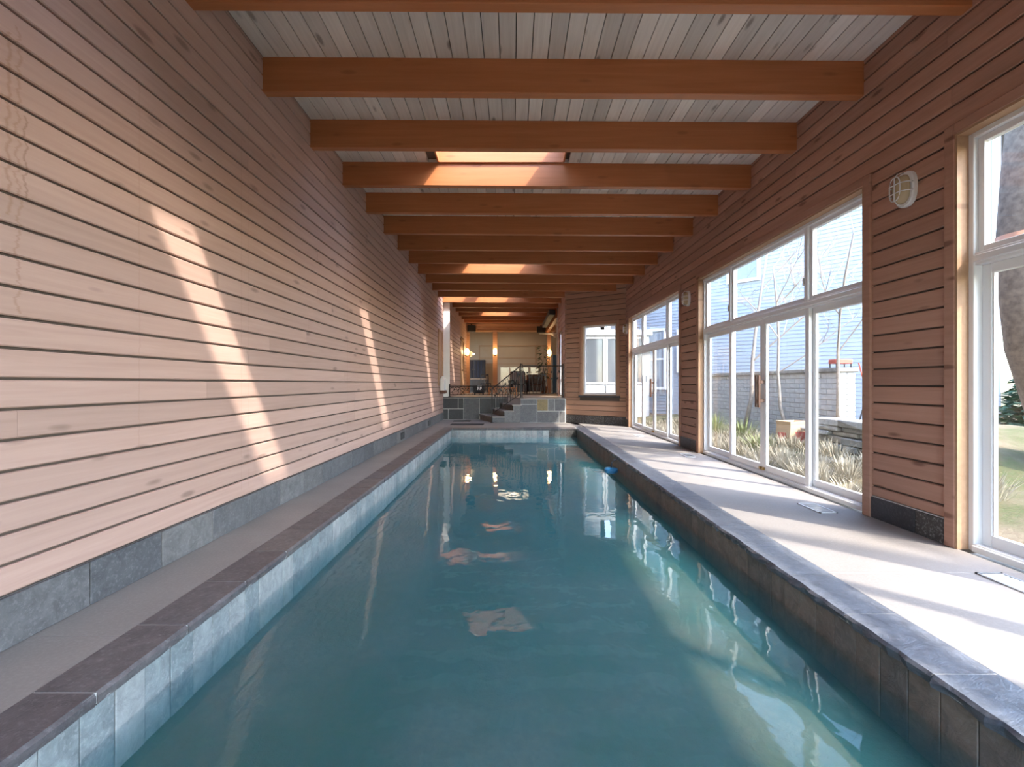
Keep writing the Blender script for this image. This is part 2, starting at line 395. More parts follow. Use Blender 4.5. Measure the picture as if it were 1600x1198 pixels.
def tiles(side):
    z0, z1 = -.46, -.055
    if side in 'LR':
        y = YP0; s_ = 1 if side == 'L' else -1; X = PXL if side == 'L' else PXR
        proto = None
        while y < YP1 - .05:
            w = min(.155, YP1 - y); j = random.uniform(0, .004)
            xs = sorted((X - s_ * .014, X + s_ * (-.004 + j)))
            MB().cbox(xs[0], xs[1], y + .002, y + w - .002, z0, z1, .0025).build('waterline_tile', 'slate_tile_pale' if side == 'L' else 'slate_tile_brown', pool); y += .155
    else:
        n = 22; d = (PXR - PXL) / n
        for i in range(n):
            j = random.uniform(0, .004)
            MB().cbox(PXL + i * d + .002, PXL + (i + 1) * d - .002, YP1 + .002 - j, YP1 + .014, z0, z1, .0025).build('waterline_tile', 'slate_tile_pale' if i < 17 else 'slate_mottled', pool)
for s_ in 'LRF': tiles(s_)
# water sheet
w = MB().box(PXL - .05, PXR + .05, YP0 - .05, YP1 + .05, D - .05, WZ).build('pool_water', 'water')
tag(w, 'calm teal water filling the long pool', 'water', kind='stuff')

# ------------------------------------------------------------------ skylights and ceiling
BEAMS = [4.30 + 1.004 * k for k in range(-5, 17)]       # centre line of each beam
SKY = [(-1.0, .80, BEAMS[2] + .06, BEAMS[3] - .06), (-1.02, .72, BEAMS[6] + .06, BEAMS[7] - .06), (-1.05, .70, BEAMS[11] + .06, BEAMS[12] - .06), (-1.05, .3, BEAMS[15] + .06, BEAMS[16] - .06), (-1.05, .35, BEAMS[18] + .06, BEAMS[19] - .06), (-2.2, -1.15, BEAMS[15] + .06, BEAMS[16] - .06)]
def grid_solid(m, xs, ys, z0, z1, holes):
    for a, b_ in zip(xs, xs[1:]):
        for c_, d_ in zip(ys, ys[1:]):
            mx, my = (a + b_) / 2, (c_ + d_) / 2
            if any(h[0] < mx < h[1] and h[2] < my < h[3] for h in holes): continue
            m.box(a, b_, c_, d_, z0, z1)
xs = sorted({XL - .25, XR + .25, *[h[0] for h in SKY], *[h[1] for h in SKY]}); ys = sorted({YB - .2, YFAR + .2, *[h[2] for h in SKY], *[h[3] for h in SKY]})
m = MB(); grid_solid(m, xs, ys, 4.30, 4.40, SKY)
ceiling = struct(m.build('ceiling', 'groove_backing'), 'whitewashed board ceiling carried on fir beams', 'ceiling')
NB = 38; bw = (XR - XL) / NB
TC = frame(0, 0, 0, 1)
for i in range(NB):
    x0 = XL + i * bw; xm = x0 + bw / 2; ymax = YFAR if x0 < XR2 + .2 else 14.35 - (xm - XR2) * .68
    x1 = x0 + bw; segs = [(YB, ymax)]
    for h in SKY:
        if h[0] - .02 < x1 and h[1] + .02 > x0:
            ns = []
            for a, c_ in segs:
                if h[3] < a or h[2] > c_: ns.append((a, c_)); continue
                if a < h[2]: ns.append((a, h[2]))
                if c_ > h[3]: ns.append((h[3], c_))
            segs = ns
    for a, c_ in segs:
        z = zc(xm); e = .004
        MB().prism([(-x0 - e, z), (-x0 - e - .004, z - .0), (-x1 + e, z), (-x1 + e, z + .05), (-x0 - e, z + .05)], a, c_).build('board', 'grey_pine', ceiling, TC)
for yb in BEAMS:
    x1 = XR + .02
    if yb > 13.1: x1 = XR2 + (14.25 - yb) / (14.25 - 13.14) * (XR - XR2) + .05 if yb < 14.25 else XR2 + .02
    x0 = XL - .02 if yb < YL2 else XL2 - .02
    r = .006; h = BT / 2
    def z_(x, dz): return zc(x) - dz
    ring = [(-h, 0), (-h, BH - r), (-h + r, BH), (h - r, BH), (h, BH - r), (h, 0)]
    vs = [(x, yb + a, zc(x) - c_) for x in (x0, x1) for a, c_ in ring]
    MB().add(vs, [(i, (i + 1) % 6, 6 + (i + 1) % 6, 6 + i) for i in range(6)] + [tuple(range(6)), tuple(range(11, 5, -1))]).build('beam', 'fir_beam', ceiling)
for (x0, x1, y0, y1) in SKY:
    zb = zc(x0) - .012; zt = 4.60
    sk = MB(); c_ = .02
    sk.box(x0, x0 + c_, y0, y1, zb, zt); sk.box(x1 - c_, x1, y0, y1, zb, zt); sk.box(x0, x1, y0, y0 + c_, zb, zt); sk.box(x0, x1, y1 - c_, y1, zb, zt)
    so = sk.build('skylight', 'fir_beam', ceiling)
    f = MB(); f.box(x0 - .04, x1 + .04, y0 - .04, y0 + .03, zt, zt + .05); f.box(x0 - .04, x1 + .04, y1 - .03, y1 + .04, zt, zt + .05); f.box(x0 - .04, x0 + .03, y0, y1, zt, zt + .05); f.box(x1 - .03, x1 + .04, y0, y1, zt, zt + .05)
    f.build('skylight_frame', 'white_vinyl', so)
    MB().box(x0, x1, y0, y1, zt + .02, zt + .028).build('pane', 'glass', so)

# ------------------------------------------------------------------ left wall
wl = struct(MB().box(XL - .22, XL - .022, YB, YL2 + .3, -.2, 4.35).build('wall_left', 'groove_backing'), 'long wall of pink whitewashed pine boards', 'wall')
NICHE = (14.35, 15.05, 1.15, 2.95)
courses(wl, TL, lambda a, b_: [(YB, YL2 + .09)], .24, 4.285, .1432, 'whitewashed_pine', 4.4)
bl = struct(MB().box(XL - .02, XL + .003, YB, YL2, -.03, .234).build('baseboard_left', 'grout'), 'slate tile skirting under the pine wall', 'baseboard')
y = 2.5 - .512 * 9; k = 0
while y < YL2 - .1:
    a, b_ = max(y, YB), min(y + .512, YL2)
    MB().cbox(XL - .006, XL + .014 + random.uniform(0, .003), a + .003, b_ - .003, .002, .238, .003).build('tile', 'slate', bl)
    y += .512
# shallow return and raised part of the left wall
T_ret = frame(XL, YL2 + .09, 1, 0)
wr = struct(MB().box(XL - .22, XL2 - .03, YL2 + .112, YL2 + .3, 0, 4.35).build('wall_return', 'white_paint'), 'narrow white painted return beside the raised terrace', 'wall')
MB().box(XL, XL2 + .02, YL2 + .09, YL2 + .112, PZ, 4.28).build('corner_board', 'white_paint', wr)
TL2 = frame(XL2, 0, 0, 1)
wl2 = struct(MB().box(XL2 - .2, XL2 - .022, YL2 + .113, YFAR, 0, 4.35).build('wall_left_terrace', 'groove_backing'), 'pine board wall beside the raised terrace', 'wall')
courses(wl2, TL2, lambda a, b_: [(YL2 + .113, 18.9), (20.15, YFAR)] if a < 3.1 else [(YL2 + .113, YFAR)], PZ, 4.28, .1432, 'whitewashed_pine', 3.0)
d1 = struct(MB().box(XL2 - .02, XL2 - .002, 18.98, 20.07, PZ, 3.02).build('door_1', 'tan_jamb'), 'pale wooden door in the terrace side wall', 'door')
c_ = MB(); c_.box(XL2 - .02, XL2 + .03, 18.88, 18.98, PZ, 3.12); c_.box(XL2 - .02, XL2 + .03, 20.07, 20.17, PZ, 3.12); c_.box(XL2 - .02, XL2 + .03, 18.98, 20.07, 3.02, 3.12)
c_.build('door_casing', 'tan_jamb', d1)
MB().lathe([(.012, 0), (.012, .04), (.03, .05), (.034, .065), (.02, .085)], 12, Matrix.Translation((XL2, 19.08, 1.78)) @ Matrix.Rotation(PI / 2, 4, 'Y')).build('door_knob', 'black_iron', d1, smooth=True)

# ------------------------------------------------------------------ right wall with three glazed units
WIN = [(-.44, 3.366), (4.238, 8.01), (8.93, 12.78)]
WTOP = 3.06; CAS = .08
solid = []
m = MB()
prev = YB
for a, b_ in WIN: m.box(XR + .022, XR + .19, prev, a, -.2, WTOP); prev = b_
m.box(XR + .022, XR + .19, prev, 13.14, -.2, WTOP); m.box(XR + .022, XR + .19, YB, 13.14, WTOP, 4.35)
wr_ = struct(m.build('wall_right', 'groove_backing'), 'stained cedar board wall with large glazed doors', 'wall')
def right_spans(a, b_):
    if a >= WTOP + CAS - .02: return [(-13.14, -YB)]
    sp = []; prev = YB
    for p, q in WIN: sp.append((-(p - CAS), -prev)); prev = q + CAS
    sp.append((-13.14, -prev)); return sp
# rows below and above the casing line
courses(wr_, TR, right_spans, .195, WTOP + CAS, .1515, 'stained_cedar', 4.0, .095)
courses(wr_, TR, right_spans, WTOP + CAS, 4.25, .1515, 'stained_cedar', 4.0)
br = struct(empty('baseboard_right'), 'dark mottled slate skirting on the piers between glazed doors', 'baseboard')
for (a, b_) in ((3.446, 4.158), (8.09, 8.85), (12.86, 13.14)):
    n = 2 if b_ - a > .4 else 1; cut = [a, a + (b_ - a) * .36, b_] if n == 2 else [a, b_]
    MB().box(XR - .002, XR + .022, a, b_, -.03, .197).build('mortar_bed', 'grout', br)
    for i, (p, q) in enumerate(zip(cut, cut[1:])):
        MB().cbox(XR - .014, XR + .01, p + .003, q - .003, .002, .19, .003).build('tile', 'slate_mottled' if i == 0 else 'slate_dark', br)

def bars(m, u0, u1, w0, w1, z0, z1, t, c=.004):
    m.cbox(u0, u0 + t, w0, w1, z0, z1, c); m.cbox(u1 - t, u1, w0, w1, z0, z1, c)
    m.cbox(u0 + t, u1 - t, w0, w1, z0, z0 + t, c); m.cbox(u0 + t, u1 - t, w0, w1, z1 - t, z1, c)
def glazed(name, y0, y1, label, handle=True):
    L = y1 - y0; e = struct(empty(name, T=Matrix(((0, 1, 0, XR), (-1, 0, 0, y1), (0, 0, 1, 0), (0, 0, 0, 1)))), label, 'window')   # local x runs from the far end towards the camera
    c_ = MB(); c_.cbox(-CAS, 0, -.022, .02, 0, WTOP + CAS, .004); c_.cbox(L, L + CAS, -.022, .02, 0, WTOP + CAS, .004); c_.cbox(0, L, -.022, .02, WTOP, WTOP + CAS, .004)
    c_.build('casing', 'stained_cedar', e)
    j = MB(); j.box(0, .018, -.015, .07, 0, WTOP); j.box(L - .018, L, -.015, .07, 0, WTOP); j.box(.018, L - .018, -.015, .07, WTOP - .018, WTOP)
    j.build('jamb', 'tan_jamb', e)
    f = MB(); bars(f, 0, L, .07, .185, .0, WTOP, .055)
    f.cbox(.055, L - .055, .075, .18, 2.08, 2.17, .004); f.cbox(.055, L - .055, .055, .09, 2.10, 2.15, .006)
    q = (L - .11) / 4
    for k in (1, 3): f.cbox(.055 + k * q - .03, .055 + k * q + .03, .075, .18, 2.17, WTOP - .055, .004)
    f.cbox(.055, L - .055, .05, .2, 0, .045, .004)
    f.build('frame', 'white_vinyl', e)
    for a, b_ in ((0, 1), (1, 3), (3, 4)):
        u0, u1 = .055 + a * q + (.03 if a else 0), .055 + b_ * q - (.03 if b_ < 4 else 0)
        s_ = MB(); bars(s_, u0, u1, .1, .15, 2.17, WTOP - .055, .045); so = s_.build('transom_sash', 'white_vinyl', e)
        MB().box(u0 + .045, u1 - .045, .122, .128, 2.215, WTOP - .1).build('pane', 'glass', so)
        lt = MB().cbox(u1 - .04, u1 - .015, .075, .1, 2.35, 2.44, .005)
        if a != 3: lt.build('latch', 'white_vinyl', so)
    for k in range(4):
        u0, u1 = .055 + k * q, .055 + (k + 1) * q; w = .085 if k in (1, 2) else .13
        if k in (1,): u0 -= .035
        if k in (2,): u1 += .035
        s_ = MB(); t_ = .065; z0, z1 = .045, 2.08
        s_.cbox(u0, u0 + t_, w, w + .042, z0, z1, .004); s_.cbox(u1 - t_, u1, w, w + .042, z0, z1, .004); s_.cbox(u0 + t_, u1 - t_, w, w + .042, z0, z0 + .09, .004); s_.cbox(u0 + t_, u1 - t_, w, w + .042, z1 - .07, z1, .004)
        s_.box(u0 + t_, u0 + t_ + .012, w + .008, w + .034, z0, z1); s_.box(u1 - t_ - .012, u1 - t_, w + .008, w + .034, z0, z1)
        so = s_.build('door_panel', 'white_vinyl', e)
        MB().box(u0 + t_, u1 - t_, w + .018, w + .024, z0 + .09, z1 - .07).build('pane', 'glass', so)
        if k in (1, 2):
            uh = u1 - .033 if k == 1 else u0 + .033
            h = MB(); h.cbox(uh - .016, uh + .016, w - .085, w - .055, .90, 1.33, .005)
            h.cbox(uh - .012, uh + .012, w - .056, w, .97, 1.01, .003); h.cbox(uh - .012, uh + .012, w - .056, w, 1.22, 1.26, .003)
            h.build('handle', 'handle_wood', so)
            MB().cbox(uh - .02, uh + .02, w - .03, w, .06, .10, .004).build('foot_bolt', 'brass', so)
    return e
glazed('window_1', *WIN[0], 'white framed glazed door unit nearest the camera, with tree trunk behind')
glazed('window_2', *WIN[1], 'white framed sliding doors with transom between the two wider cedar piers')
w3 = glazed('window_3', *WIN[2], 'farthest white framed sliding doors on the cedar wall')

# ------------------------------------------------------------------ angled wall with its window
A = Vector((CORNER[0], CORNER[1])); B = Vector((CORNER2[0], CORNER2[1])); LA = (B - A).length
ux, uy = (A - B) / LA
TA = Matrix(((ux, -uy, 0, B.x), (uy, ux, 0, B.y), (0, 0, 1, 0), (0, 0, 0, 1)))   # from the inner corner B to A; local +y points outside
W4 = (LA - 1.39, LA - .27, .86, 3.0)
m = MB(); m.box(0, W4[0], .022, .18, -.2, 4.35); m.box(W4[1], LA, .022, .18, -.2, 4.35); m.box(W4[0], W4[1], .022, .18, -.2, W4[2]); m.box(W4[0], W4[1], .022, .18, W4[3], 4.35)
wa = struct(m.build('wall_angled', 'groove_backing', None, TA), 'angled cedar board wall with one window', 'wall')
def aspans(a, b_):
    if b_ <= W4[2] - .07 or a >= W4[3] + .06: return [(0, LA)]
    return [(0, W4[0] - .08), (W4[1] + .08, LA)]
for lo, hi in ((.25, .80), (.80, 3.08), (3.08, 4.25)):
    courses(wa, Matrix.Identity(4), aspans, lo, hi, .1515, 'pale_cedar', 4)
for i in range(3):
    MB().cbox(.02 + i * LA / 3, (i + 1) * LA / 3 - .005, -.014, .02, .002, .245, .003).build('skirting_tile', 'slate_mottled', wa)
e = struct(empty('window_4', T=TA), 'tall single window in the angled cedar wall', 'window')
c_ = MB(); a, b_, lo, hi = W4
c_.cbox(a - .08, a, -.02, .02, lo, hi + .08, .004); c_.cbox(b_, b_ + .08, -.02, .02, lo, hi + .08, .004); c_.cbox(a, b_, -.02, .02, hi, hi + .08, .004); c_.build('casing', 'pale_cedar', e)
j = MB(); bars(j, a, b_, -.01, .08, lo, hi, .02, .002); j.build('jamb', 'tan_jamb', e)
f = MB(); bars(f, a + .02, b_ - .02, .06, .13, lo + .02, hi - .02, .06); f.build('frame', 'white_vinyl', e)
MB().box(a + .08, b_ - .08, .09, .096, lo + .08, hi - .08).build('pane', 'glass', e)
MB().cbox(a - .1, b_ + .1, -.06, .08, lo - .055, lo, .006).build('sill', 'slate_dark', e)
# side wall of the raised part, right hand
TR2 = Matrix(((0, 1, 0, XR2), (-1, 0, 0, 0), (0, 0, 1, 0), (0, 0, 0, 1)))
D2 = (15.15, 16.05)
m = MB(); m.box(XR2 + .022, XR2 + .18, 14.25, D2[0], 0, 4.35); m.box(XR2 + .022, XR2 + .18, D2[1], 16.6, 0, 4.35); m.box(XR2 + .022, XR2 + .18, D2[0], D2[1], 3.0, 4.35)
w5 = struct(m.build('wall_right_terrace', 'white_paint'), 'short cedar board wall beside the terrace railing', 'wall')
courses(w5, TR2, lambda a, b_: [(-16.6, -14.25)] if a > 3.0 else [(-16.6, -D2[1] - .08), (-D2[0] + .08, -14.25)], PZ, 4.25, .1515, 'whitewashed_pine', 4)
MB().cbox(XR2 - .02, XR2 + .16, 16.6, 16.72, PZ, 3.95, .004).build('corner_post', 'white_paint', w5)
d2 = struct(empty('window_5'), 'tall brown framed side window beside the terrace railing', 'window')
f = MB(); f.cbox(XR2 - .02, XR2 + .1, D2[0] - .08, D2[0], PZ, 3.08, .004); f.cbox(XR2 - .02, XR2 + .1, D2[1], D2[1] + .08, PZ, 3.08, .004); f.cbox(XR2 - .02, XR2 + .1, D2[0], D2[1], 3.0, 3.08, .004); f.build('casing', 'stained_cedar', d2)
f = MB(); bars(f, 0, D2[1] - D2[0], .04, .1, PZ, 3.0, .06); f.build('frame', 'white_vinyl', d2, Matrix(((0, 1, 0, XR2), (-1, 0, 0, D2[1]), (0, 0, 1, 0), (0, 0, 0, 1))))
MB().box(XR2 + .065, XR2 + .071, D2[0] + .06, D2[1] - .06, PZ + .06, 2.94).build('pane', 'glass', d2)
# end wall behind the camera
BW = (-1.2, 2.7, 2.9)
m = MB(); m.box(XL - .2, BW[0], YB - .2, YB - .022, -.2, 4.35); m.box(BW[1], XR + .2, YB - .2, YB - .022, -.2, 4.35); m.box(BW[0], BW[1], YB - .2, YB - .022, BW[2], 4.35)
wb = struct(m.build('wall_back', 'groove_backing'), 'pine board end wall behind the viewer', 'wall')
TB = frame(XR, YB, -1, 0)
courses(wb, TB @ Matrix(((1, 0, 0, 0), (0, 1, 0, 0), (0, 0, 1, 0), (0, 0, 0, 1))), lambda a, b_: [(0, XR - XL)] if a > BW[2] - .02 else [(0, XR - BW[1]), (XR - BW[0], XR - XL)], 0.0, 4.25, .1432, 'whitewashed_pine', 6)
w7 = struct(empty('window_added', T=TB), 'unseen glazed doors added to the end wall for more daylight', 'window')  # doors added behind the camera to bring more daylight into the hall
f = MB(); q = (BW[1] - BW[0]) / 4; u_ = XR - BW[1]
for k in range(4): bars(f, u_ + k * q, u_ + (k + 1) * q, .05, .12, 0, BW[2], .07)
f.build('frame', 'white_vinyl', w7)
for k in range(4): MB().box(u_ + k * q + .07, u_ + (k + 1) * q - .07, .08, .086, .07, BW[2] - .07).build('pane', 'glass', w7)

# ------------------------------------------------------------------ stone platform and stair
FX = [-.62, -.24, .03, .27]; BX = [-1.10, -.72, -.42, -.16]; SZ = [.19, .37, .56, PZ]
plat = struct(MB().extrude([(XL, YL2), (BX[3], YL2), (FX[3], YF2), (XR2 + .02, YF2), (XR2 + .02, 16.6), (3.2, 16.6), (3.2, YFAR), (XL, YFAR)], -.05, PZ - .035).build('floor_terrace', 'grout'), 'raised terrace faced with slate blocks', 'floor')
MB().extrude([(XL, YL2 - .03), (BX[3] - .02, YL2 - .03), (BX[3] - .02, YL2 + .3), (XL, YL2 + .3)], PZ - .035, PZ).build('cap_stone', 'slate_dark', plat)
MB().extrude([(FX[3] - .02, YF2 - .03), (XR2, YF2 - .03), (XR2, YF2 + .3), (FX[3] - .14, YF2 + .3)], PZ - .035, PZ).build('cap_stone', 'concrete', plat)
MB().extrude([(FX[3] - .14, YF2 + .302), (XR2, YF2 + .302), (XR2, 16.6), (3.2, 16.6), (3.2, YFAR), (XL2, YFAR), (XL2, YL2 + .302), (BX[3], YL2 + .302)], PZ - .035, PZ - .001).build('paving', 'interior_floor', plat)
def facing(parent, yf, rects, mats=None):
    for i, (x0, x1, z0, z1) in enumerate(rects):
        MB().cbox(x0 + .006, x1 - .006, yf - .005 - random.uniform(0, .004), yf + .02, z0 + .009, z1 - .009, .003).build('stone', (mats or {}).get(i, 'slate_dark' if i % 2 else 'slate'), parent)
zt = PZ - .038
facing(plat, YL2, [(XL, -1.82, .36, zt), (-1.82, -1.64, .36, zt), (XL, -2.16, 0, .36), (-2.16, -1.64, 0, .36), (-1.64, -1.10, 0, zt), (-1.10, -.55, .2, zt), (-.55, -.17, .4, zt)], {0: 'slate_dark', 1: 'slate_dark', 2: 'slate_dark', 4: 'slate', 5: 'slate_dark'})
facing(plat, YF2, [(FX[3], .78, .57, zt), (FX[2], .78, 0, .57), (.78, 1.12, .36, zt), (1.12, 1.33, .36, zt), (1.33, XR2, .36, zt), (.78, 1.47, 0, .36), (1.47, XR2, 0, .36)], {0: 'slate', 1: 'slate', 2: 'slate_ochre', 3: 'slate', 4: 'slate', 5: 'slate', 6: 'slate'})
stair = struct(empty('stair_1', loc=(0, 0, 0)), 'four slanting stone steps up to the terrace', 'stairs')
for k in range(3):
    x_f, x_b = FX[k], BX[k]; nf, nb = FX[k + 1], BX[k + 1]
    zl = 0 if k == 0 else SZ[k - 1]
    MB().extrude([(x_f + .02, YF2 + .02), (FX[3], YF2 + .02), (BX[3], YL2), (x_b + .02, YL2)], zl, SZ[k] - .035).build('step_block', 'slate_tile_brown', stair)
    MB().extrude([(x_f - .02, YF2 - .02), (nf + .03, YF2 - .02), (nb + .03, YL2), (x_b - .02, YL2)], SZ[k] - .035, SZ[k]).build('tread', 'concrete', stair)
    MB().cbox(x_f + .005, nf - .005, YF2 - .014, YF2 + .018, .006, SZ[k] - .04, .004).build('stone', 'slate', stair)

# ------------------------------------------------------------------ wrought-iron railings
def leaf(m, p, d, s=.07):
    d = Vector(d).normalized(); n_ = Vector((0, 1, 0)); w_ = d.cross(n_).normalized()
    p = Vector(p); a = [p, p + d * s * .35 + w_ * s * .35, p + d * s, p + d * s * .35 - w_ * s * .35, ]
    vs = [tuple(q + n_ * o) for o in (-.006, .006) for q in a]
    m.add(vs, [(0, 1, 2, 3), (7, 6, 5, 4), (0, 4, 5, 1), (1, 5, 6, 2), (2, 6, 7, 3), (3, 7, 4, 0)])
def railing(name, label, x0, x1, yy, zb0, zb1, zt0, zt1, n, vine=True, posts=(0, 1), foot0=None, foot1=None, r=.011):
    e = tag(empty(name, loc=(0, 0, 0)), label, 'railing')
    MB().tube([(x0, yy, zt0), (x1, yy, zt1)], .016, 8).build('top_rail', 'black_iron', e)
    MB().tube([(x0, yy, zb0), (x1, yy, zb1)], .012, 6).build('bottom_rail', 'black_iron', e)
    for i, (x, zf, zt_) in enumerate(((x0, foot0, zt0), (x1, foot1, zt1))):
        p = MB().cbox(x - .017, x + .017, yy - .017, yy + .017, zf, zt_ + .03, .003); p.cbox(x - .05, x + .05, yy - .05, yy + .05, zf, zf + .012, .003); p.lathe([(.005, zt_ + .03), (.024, zt_ + .045), (.016, zt_ + .065), (.002, zt_ + .075)], 8, Matrix.Translation((x, yy, 0)))
        p.build('post', 'black_iron', e)
    rnd = random.Random(int(x0 * 91 + n))
    for i in range(1, n):
        f = i / n; x = x0 + (x1 - x0) * f; zb = zb0 + (zb1 - zb0) * f; zt_ = zt0 + (zt1 - zt0) * f; H = zt_ - zb
        b_ = MB()
        if vine == 'fan':
            dx = rnd.uniform(-.16, .16); pts = [(x + dx * (t ** 1.5), yy + .01 * math.sin(5 * t), zb + H * t * .95) for t in [k / 6 for k in range(7)]]
            b_.tube(pts, r * .8, 5)
        elif vine == 'mixed':
            b_.tube([(x, yy, zb), (x, yy, zb + H * .55)], r, 5)
            dx = rnd.choice((-1, 1)) * .08; b_.tube([(x, yy, zb + H * .55), (x + dx * .6, yy, zb + H * .7), (x + dx, yy, zb + H * .85), (x + dx * .3, yy, zb + H * .97)], r * .7, 5)
        else:
            s_ = rnd.choice((-1, 1)) * .06; b_.tube([(x, yy, zb), (x + s_, yy, zb + H * .3), (x - s_ * .5, yy, zb + H * .65), (x + s_ * .4, yy, zt_)], r * .8, 5)
        bo = b_.build('baluster', 'black_iron', e)
        if i % 2 == 0 or vine is True:
            l_ = MB(); leaf(l_, (x + .02, yy, zb + H * rnd.uniform(.5, .75)), (rnd.uniform(-1, 1), 0, rnd.uniform(.2, 1)), .10 if vine != True else .07)
            leaf(l_, (x - .03, yy, zb + H * rnd.uniform(.55, .85)), (rnd.uniform(-1, 1), 0, rnd.uniform(-.4, 1)), .09 if vine != True else .06)
            l_.build('leaf', 'black_iron', bo)
    return e
railing('stair_railing', 'black wrought-iron handrail sloping up beside the stone steps', FX[0], FX[3], YF2 - .06, .28, .90, 1.05, 1.77, 11, 'mixed', foot0=0, foot1=PZ)
railing('terrace_railing', 'tall level black wrought-iron railing with leaves at the right of the terrace', FX[3] + .045, XR2 - .06, YF2 + .06, .90, .90, 1.77, 1.77, 11, 'fan', foot0=PZ, foot1=PZ)
railing('low_railing', 'low black wrought-iron vine railing on the slate ledge left of the steps', -2.12, -.10, YL2 + .09, PZ + .07, PZ + .07, PZ + .36, PZ + .36, 16, True, foot0=PZ, foot1=PZ, r=.013)

# ------------------------------------------------------------------ glazed end wall and the room behind it
we = struct(MB().box(XL2 - .2, 3.4, YFAR + .022, YFAR + .2, 3.74, 4.35).build('wall_end', 'groove_backing'), 'glazed end wall with cedar header and posts', 'wall')
courses(we, Matrix(((1, 0, 0, 0), (0, 1, 0, YFAR), (0, 0, 1, 0), (0, 0, 0, 1))), lambda a, b_: [(XL2, 3.2)], 3.74, 4.27, .1515, 'pale_cedar', 6)
for x0, x1 in ((XL2 - .02, XL2 + .14), (-.90, -.69), (1.66, 1.84), (2.9, 3.2)):
    MB().cbox(x0, x1, YFAR - .04, YFAR + .14, PZ, 3.74, .006).build('post', 'pale_cedar', we)
MB().cbox(XL2, 3.2, YFAR - .03, YFAR + .1, 3.66, 3.74, .005).build('head_trim', 'tan_jamb', we)
for x0, x1 in ((XL2 + .14, -.90), (-.69, 1.66), (1.84, 2.9)):
    MB().box(x0, x1, YFAR + .05, YFAR + .058, PZ, 3.66).build('pane', 'glass', we)
hb = MB().cbox(XR2 - .06, XR2 + .08, 16.6, YFAR - .04, 3.62, 3.94, .006).build('trim_1', 'fir_beam'); struct(hb, 'longitudinal fir beam over the terrace opening', 'beam')
# alcove to the right of the terrace
struct(MB().box(3.2, 3.35, 16.45, YFAR, 0, 4.35).build('wall_alcove', 'tan_ceiling'), 'tan plaster wall of the terrace alcove', 'wall')
struct(MB().box(XR2 + .02, 3.35, 16.6, YFAR + .2, 3.96, 4.2).build('ceiling_alcove', 'tan_ceiling'), 'plaster ceiling of the terrace alcove', 'ceiling')
struct(MB().box(XR2 + .18, 3.35, 16.45, 16.6, 0, 4.35).build('wall_alcove_front', 'siding_blue'), 'plaster return of the terrace alcove', 'wall')
# room behind
ROOM = 25.4
struct(MB().box(-3.6, 3.6, ROOM, ROOM + .15, PZ - .1, 4.3).build('wall_room', 'beige_wall'), 'beige wall of the room behind the glazed end', 'wall')
struct(MB().box(-3.75, -3.6, YFAR + .2, ROOM + .15, PZ - .1, 4.3).build('wall_room_left', 'beige_wall'), 'left side wall of the room behind the glass', 'wall')
struct(MB().box(3.6, 3.75, YFAR + .2, ROOM + .15, PZ - .1, 4.3).build('wall_room_right', 'beige_wall'), 'right side wall of the room behind the glass', 'wall')
struct(MB().box(-3.75, 3.75, YFAR + .2, ROOM + .15, 4.2, 4.35).build('ceiling_room', 'tan_ceiling'), 'ceiling of the room behind the glass', 'ceiling')
struct(MB().box(-3.75, 3.75, YFAR, ROOM + .15, PZ - .15, PZ - .002).build('floor_room', 'interior_floor'), 'floor of the room behind the glass', 'floor')
tr = MB(); tr.box(-1.85, -1.78, ROOM - .03, ROOM, PZ, 3.35); tr.box(-1.85, 1.9, ROOM - .03, ROOM, 3.28, 3.35); tr.box(1.3, 1.36, ROOM - .03, ROOM, PZ, 3.28); tr.box(-1.78, 1.3, ROOM - .02, ROOM, 2.62, 2.66); tr.box(-1.78, 1.3, ROOM - .02, ROOM, 2.30, 2.33)
struct(tr.build('trim_2', 'tan_jamb'), 'thin panel mouldings on the beige room wall', 'trim')
ld = bpy.data.lights.new('room_fill', 'AREA'); ld.energy = 7; ld.size = 1.6; ld.color = (1, .8, .58)  # fill light added to brighten the room behind the glass
lo = bpy.data.objects.new('room_fill', ld); COL.objects.link(lo); lo.location = (0, 23.6, 4.1)
fx = MB().lathe([(.35, 4.2), (.36, 4.16), (.30, 4.13)], 20, Matrix.Translation((0, 23.6, 0))).build('room_fill_fixture', 'fill_opal'); tag(fx, 'unseen flush fixture added for the fill light behind the glass', 'lamp')  # fixture added with the fill light, hidden above the header

# furniture behind and before the glass
def chair(name, label, x, yy, rz, mat, seat_mat, group=None, h=.92):
    e = tag(empty(name, loc=(x, yy, PZ), rz=rz), label, 'chair', group)
    MB().cbox(-.22, .22, -.22, .22, .42, .47, .012).build('seat', seat_mat, e)
    for sx in (-1, 1):
        MB().tube([(sx * .2, -.2, 0), (sx * .2, -.2, .43)], .018, 6).build('leg', mat, e)
        MB().tube([(sx * .2, .2, 0), (sx * .2, .2, .45), (sx * .19, .26, h)], .018, 6).build('leg', mat, e)
    for k in range(5): MB().tube([(-.14 + k * .07, .2, .47), (-.14 + k * .07, .255, h - .06)], .01, 5).build('back_slat', mat, e)
    MB().cbox(-.21, .21, .235, .275, h - .08, h, .012).build('top_rail', mat, e)
    return e
cab = tag(empty('cabinet', loc=(-2.05, 24.6, PZ)), 'dark tall cabinet with blue-grey curtained doors behind the left glass', 'cabinet')
MB().cbox(-.62, .62, -.2, .25, 0, 1.72, .01).build('body', 'dark_wood', cab)
for k in (-1, 1):
    dr = MB().cbox(k * .31 - .29, k * .31 + .29, -.225, -.2, .75, 1.68, .006).build('door', 'black_fabric', cab)
    MB().lathe([(.012, 0), (.016, .02), (.008, .03)], 8, Matrix.Translation((k * .06, -.225, 1.2)) @ Matrix.Rotation(PI / 2, 4, 'X')).build('knob', 'brass', dr)
